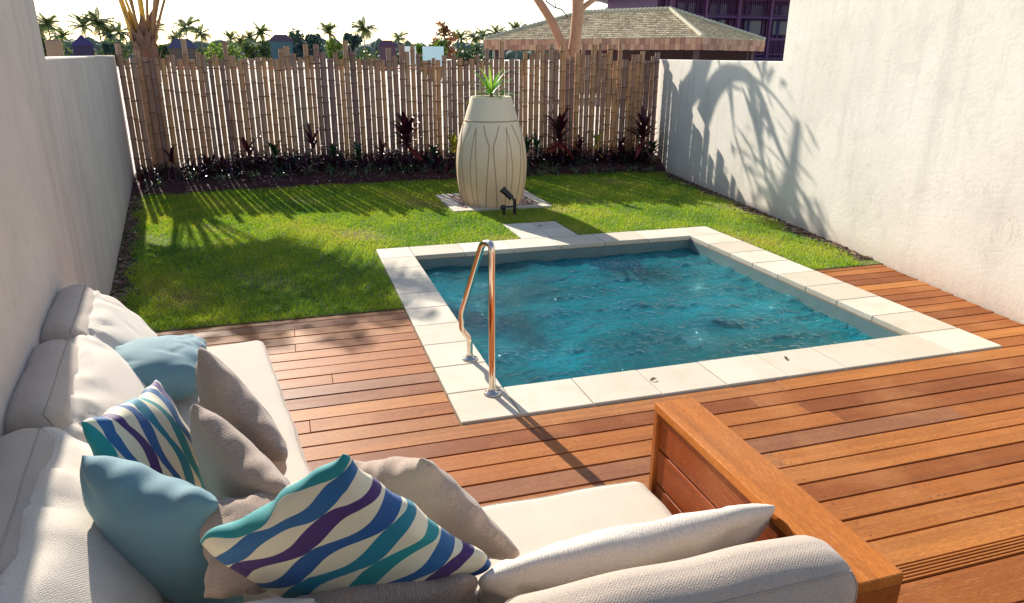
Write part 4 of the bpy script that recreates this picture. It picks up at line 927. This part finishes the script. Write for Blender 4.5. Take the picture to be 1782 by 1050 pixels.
# ---------------- skyline: distant palms, huts, scrub
def at(px, D):      # ground point in the direction of a column on the horizon, D metres out
    a = math.atan((px-891)/(FPX/math.cos(PITCH)))-YAW; return (D*math.sin(a), D*math.cos(a))
FP = []
def far_palm_proto(seed, H, RC, nf):
    random.seed(seed); tb, lb = MB(), MB(); tb.tube([(0, 0, 0), (.3, 0, H*.4), (.1, .1, H*.75), (.2, 0, H)], [.22, .16, .14, .12], 6)
    for i in range(nf):
        az = i*2.4+random.uniform(-.3, .3); el = R(random.uniform(-45, 88)); dr = random.uniform(.5, 1.3); L = RC*random.uniform(.85, 1.15); p = Vector((.2, 0, H)); dh_ = Vector((math.cos(az), math.sin(az), 0)); e = el; n = 9
        for j in range(n):
            d = dh_*math.cos(e)+Vector((0, 0, 1))*math.sin(e); q = p+d*L/n; s_ = Vector((-math.sin(az), math.cos(az), 0)); w = L*.17*math.sin(math.pi*(.1+.88*j/n))
            for sg in (-1, 1):
                for kx in range(2):
                    c = p.lerp(q, kx*.5); lb.strip([c, c+s_*sg*w*.6+d*.12*L*.5+Vector((0, 0, -.02*L)), c+s_*sg*w*1.1+d*.15*L*.6+Vector((0, 0, -.16*L))], [.05*L, .055*L, .01], d, rnd=random.random())
            p = q; e -= dr/n
    return tb, lb
M['farpalm'] = leafmat('far_palm_leaf', [(.012, .045, .045), (.03, .08, .04), (.09, .13, .04), (.24, .22, .06)], .25, .5)
M['fartrunk'] = simple('far_trunk', (.20, .16, .13), .9)
pls = sorted([(74, 52), (91, 43), (112, 62), (151, 44), (178, 36), (193, 56), (210, 54), (270, 50), (308, 60), (326, 42), (350, 54), (402, 62), (420, 66), (433, 60), (456, 50), (573, 48), (634, 40), (692, 58), (786, 54), (800, 58), (823, 54), (840, 54), (862, 48), (895, 44), (58, 60)])
protos = []
for i in range(4):
    tb, lb = far_palm_proto(50+i, 8.6, 3.3, [26, 30, 24, 28][i]); r_ = empty('distant_palm', (0, 0, 0)); t_ = tb.build('trunk', M['fartrunk'], r_); l_ = lb.build('crown', M['farpalm'], r_); protos.append((r_, t_, l_))
used = [0]*4
random.seed(11)
for i, (px, yt) in enumerate(pls):
    D = random.uniform(150, 195); zt = 1.9+(96-yt)/FPX*D; q = i % 4; r0, t0, l0 = protos[q]
    if used[q]: r_ = r0.copy(); COL.objects.link(r_); t_ = t0.copy(); l_ = l0.copy(); COL.objects.link(t_); COL.objects.link(l_); t_.parent = r_; l_.parent = r_
    else: r_ = r0; used[q] = 1
    x, y = at(px, D); s_ = zt/11.8; s_ = max(.5, s_); r_.location = (x, y, zt-11.8*s_-.0); r_.scale = (s_*1.12, s_*1.12, s_*1.05); r_.rotation_euler = (0, 0, random.uniform(0, 6.3))
    tag(r_, 'distant coconut palm on the skyline, '+ORD[i]+' from the left', 'palm tree', 'distant coconut palms on the skyline')
def scrub(name, px, yt, wpx, D, cols, label, n=900, leaf=.35, cat='bush', dens=1, hollow=False):
    x, y = at(px, D); zt = 1.9+(96-yt)/FPX*D; w = wpx/FPX*D/2; r_ = empty(name, (x, y, 0), label, cat); b = MB(); rg = random.Random(int(px))
    lob = [(rg.uniform(-.7, .7)*w, rg.uniform(-.5, .5)*w, rg.uniform(.45, 1)*zt, rg.uniform(.25, .5)*w) for _ in range(9)]
    for i in range(n):
        lx, ly, lz, lr = rg.choice(lob); d = Vector((rg.gauss(0, 1), rg.gauss(0, 1), rg.gauss(0, 1))).normalized()*lr*rg.random()**.4
        c = Vector((x+lx, y+ly, lz-lr))+d
        if c.z < .1: c.z = rg.uniform(.1, zt*.5)
        a = Vector((rg.gauss(0, 1), rg.gauss(0, 1), rg.gauss(0, 1))).normalized(); s_ = a.orthogonal().normalized()
        b.strip([c-a*leaf*.5, c+a*leaf*.1, c+a*leaf*.5], [leaf*.2, leaf*.5, .02], s_, rnd=rg.random())
    t = MB()
    for lx, ly, lz, lr in lob[:5]: t.tube([(x, y, 0), (x+lx*.4, y+ly*.4, lz*.5), (x+lx, y+ly, max(.3, lz-lr*.6))], [.14, .09, .03], 5)
    reparent(b.build('crown', cols), r_); reparent(t.build('trunk', M['fartrunk']), r_); return r_
M['blue_green'] = leafmat('feathery_leaf', [(.015, .045, .055), (.03, .07, .07), (.09, .13, .09)], .25, .6)
M['fresh'] = leafmat('fresh_leaf', [(.03, .08, .02), (.10, .17, .03), (.26, .28, .05)], .4, .5)
M['almond'] = leafmat('almond_leaf', [(.07, .10, .03), (.28, .10, .05), (.40, .14, .08)], .3, .4)
M['mixed'] = leafmat('mixed_leaf', [(.02, .05, .03), (.06, .10, .03), (.18, .17, .05)], .3, .5)
scrub('feathery_tree', 533, 52, 62, 120, M['blue_green'], 'blue-green feathery tree on the skyline with sparse left twigs', 2600, .5, 'tree')
scrub('feathery_tree', 612, 58, 34, 115, M['blue_green'], 'narrow blue-green tree beside a tall palm behind the fence middle', 1200, .5, 'tree')
scrub('broad_leaf_tree', 762, 34, 58, 62, M['almond'], 'tree with reddish broad leaves sticking up above the skyline', 420, .42, 'tree')
scrub('yellow_green_bush', 748, 62, 62, 60, M['fresh'], 'yellow-green bushy plants under the reddish tree', 900, .45)
scrub('green_bush', 590, 66, 40, 80, M['fresh'], 'bright green bush behind the middle of the fence', 700, .4)
scrub('green_bush', 390, 72, 60, 120, M['fresh'], 'light green bush below palms left of the teal hut', 700, .5)
scrub('dark_bush', 188, 62, 22, 120, M['blue_green'], 'dark blue-green tree between palms left of the near palm', 900, .5, 'tree')
for i, (px, yt, w, lab) in enumerate([(80, 70, 60, 'low scrub at the far left above the wall'), (215, 72, 70, 'low scrub behind the near palm trunk'), (285, 74, 60, 'low scrub just right of the near palm'), (365, 74, 60, 'low scrub right of the grey hut'), (450, 72, 60, 'low scrub in front of the teal hut'), (660, 76, 70, 'low scrub around the small purple hut'), (720, 74, 60, 'low scrub left of the reddish tree'), (820, 76, 70, 'low scrub left of the gazebo roof')]):
    scrub('low_scrub', px, yt, w, 140, M['mixed'], lab, 700, .8)
def hut(px0, px1, yt, ye, D, col, rcol, label, gable=False):
    (xa_, ya_), (xb_, yb_) = at(px0, D), at(px1, D); zt = 1.9+(96-yt)/FPX*D; ze = 1.9+(96-ye)/FPX*D; d = Vector((xb_-xa_, yb_-ya_, 0)); L_ = d.length; d.normalize(); nb = Vector((-d.y, d.x, 0)); r_ = empty('hut', (xa_, ya_, 0), label, 'hut'); A = Vector((xa_, ya_, 0))
    def P(u, v, z): return A+d*u+nb*v+Vector((0, 0, z))
    b = MB(); m_ = L_*.08; dp = L_*.7; vs = [P(m_, m_, 0), P(L_-m_, m_, 0), P(L_-m_, dp-m_, 0), P(m_, dp-m_, 0)]; b.add(vs+[v+Vector((0, 0, ze)) for v in vs], [(0, 1, 5, 4), (1, 2, 6, 5), (2, 3, 7, 6), (3, 0, 4, 7)]); reparent(b.build('wall', simple('hut_wall', col, .8)), r_)
    b = MB(); rx = .5 if gable else .28; vs = [P(0, 0, ze), P(L_, 0, ze), P(L_, dp, ze), P(0, dp, ze), P(L_*rx, dp*.5, zt), P(L_*(1-rx), dp*.5, zt)]; b.add(vs, [(0, 1, 5, 4), (1, 2, 5), (2, 3, 4, 5), (3, 0, 4), (0, 3, 2, 1)]); reparent(b.build('roof', simple('hut_roof', rcol, .8, .2, 2)), r_)
hut(122, 166, 70, 86, 105, (.03, .02, .06), (.05, .035, .13), 'dark blue-roofed hut at far left beyond the wall', True)
hut(288, 345, 74, 88, 110, (.10, .07, .06), (.08, .075, .13), 'hut with blue-grey rounded roof behind the fence at left')
hut(466, 512, 66, 76, 110, (.04, .095, .12), (.11, .06, .08), 'teal walled hut with purple roof on the skyline')
hut(655, 690, 73, 82, 100, (.10, .05, .08), (.14, .05, .09), 'small purple roofed hut right of the feathery trees')
b = MB(); x, y = at(94, 30); b.lathe([(.0, .0), (.25, 0), (.25, 2.28), (.21, 2.34), (0, 2.35)], 16, (x, y, 0)); tag(b.build('thatch_post', simple('thatch', (.32, .20, .13), .9, .3, 20)), 'squat brown column above the low part of the left wall', 'column')
for (p0, p1, y0, y1, lab, cc) in ((703, 722, 82, 96, 'small pale banner behind the fence, left one', (.72, .78, .80)), (734, 770, 82, 100, 'pale blue banner behind the fence below the reddish tree', (.55, .75, .82))):
    D = 28; (xa_, ya_), (xb_, yb_) = at(p0, D), at(p1, D); z1 = 1.9+(96-y0)/FPX*D; z0 = 1.9+(96-y1)/FPX*D-.3; b = MB(); b.box(-.02, math.hypot(xb_-xa_, yb_-ya_), -.015, .015, z0, z1, Matrix.Translation((xa_, ya_, 0)) @ Matrix.Rotation(math.atan2(yb_-ya_, xb_-xa_), 4, 'Z')); b.box(-.02, .03, -.02, .02, 0, z0, Matrix.Translation((xa_, ya_, 0))); b.box(-.02, .03, -.02, .02, 0, z0, Matrix.Translation((xb_, yb_, 0))); tag(b.build('banner', simple('banner_cloth', cc, .8, .05)), lab, 'banner')
# far tree line closing the horizon, haze mixed into its colour
k = NT('far_wood_hazed'); n1 = k.noise(.05, 4, .6, k.pos()); k.bsdf(k.mix(n1, (.06, .095, .08), (.13, .16, .11)), .9); b = MB(); random.seed(5)
for i in range(1400):
    a = random.uniform(-.9, .9)-YAW*.9; D = random.uniform(420, 640); x, y = D*math.sin(a), D*math.cos(a); h = random.uniform(4, 11.5); w = random.uniform(3, 8)
    vs = [(x+w*math.cos(t)*s_, y+w*math.sin(t)*s_, z_*h) for z_, s_ in ((0, 1), (.55, .95), (.85, .6)) for t in np.linspace(0, 5.2, 6)]+[(x, y, h)]
    b.add(vs, [(r0*6+j, r0*6+(j+1) % 6, (r0+1)*6+(j+1) % 6, (r0+1)*6+j) for r0 in range(2) for j in range(6)]+[(12+j, 12+(j+1) % 6, 18) for j in range(6)], smooth=True)
tag(b.build('distant_wood', k.m), 'far-off low tree line along the horizon', 'wood', kind='stuff')
# two more bare branches etc. live in the tree above
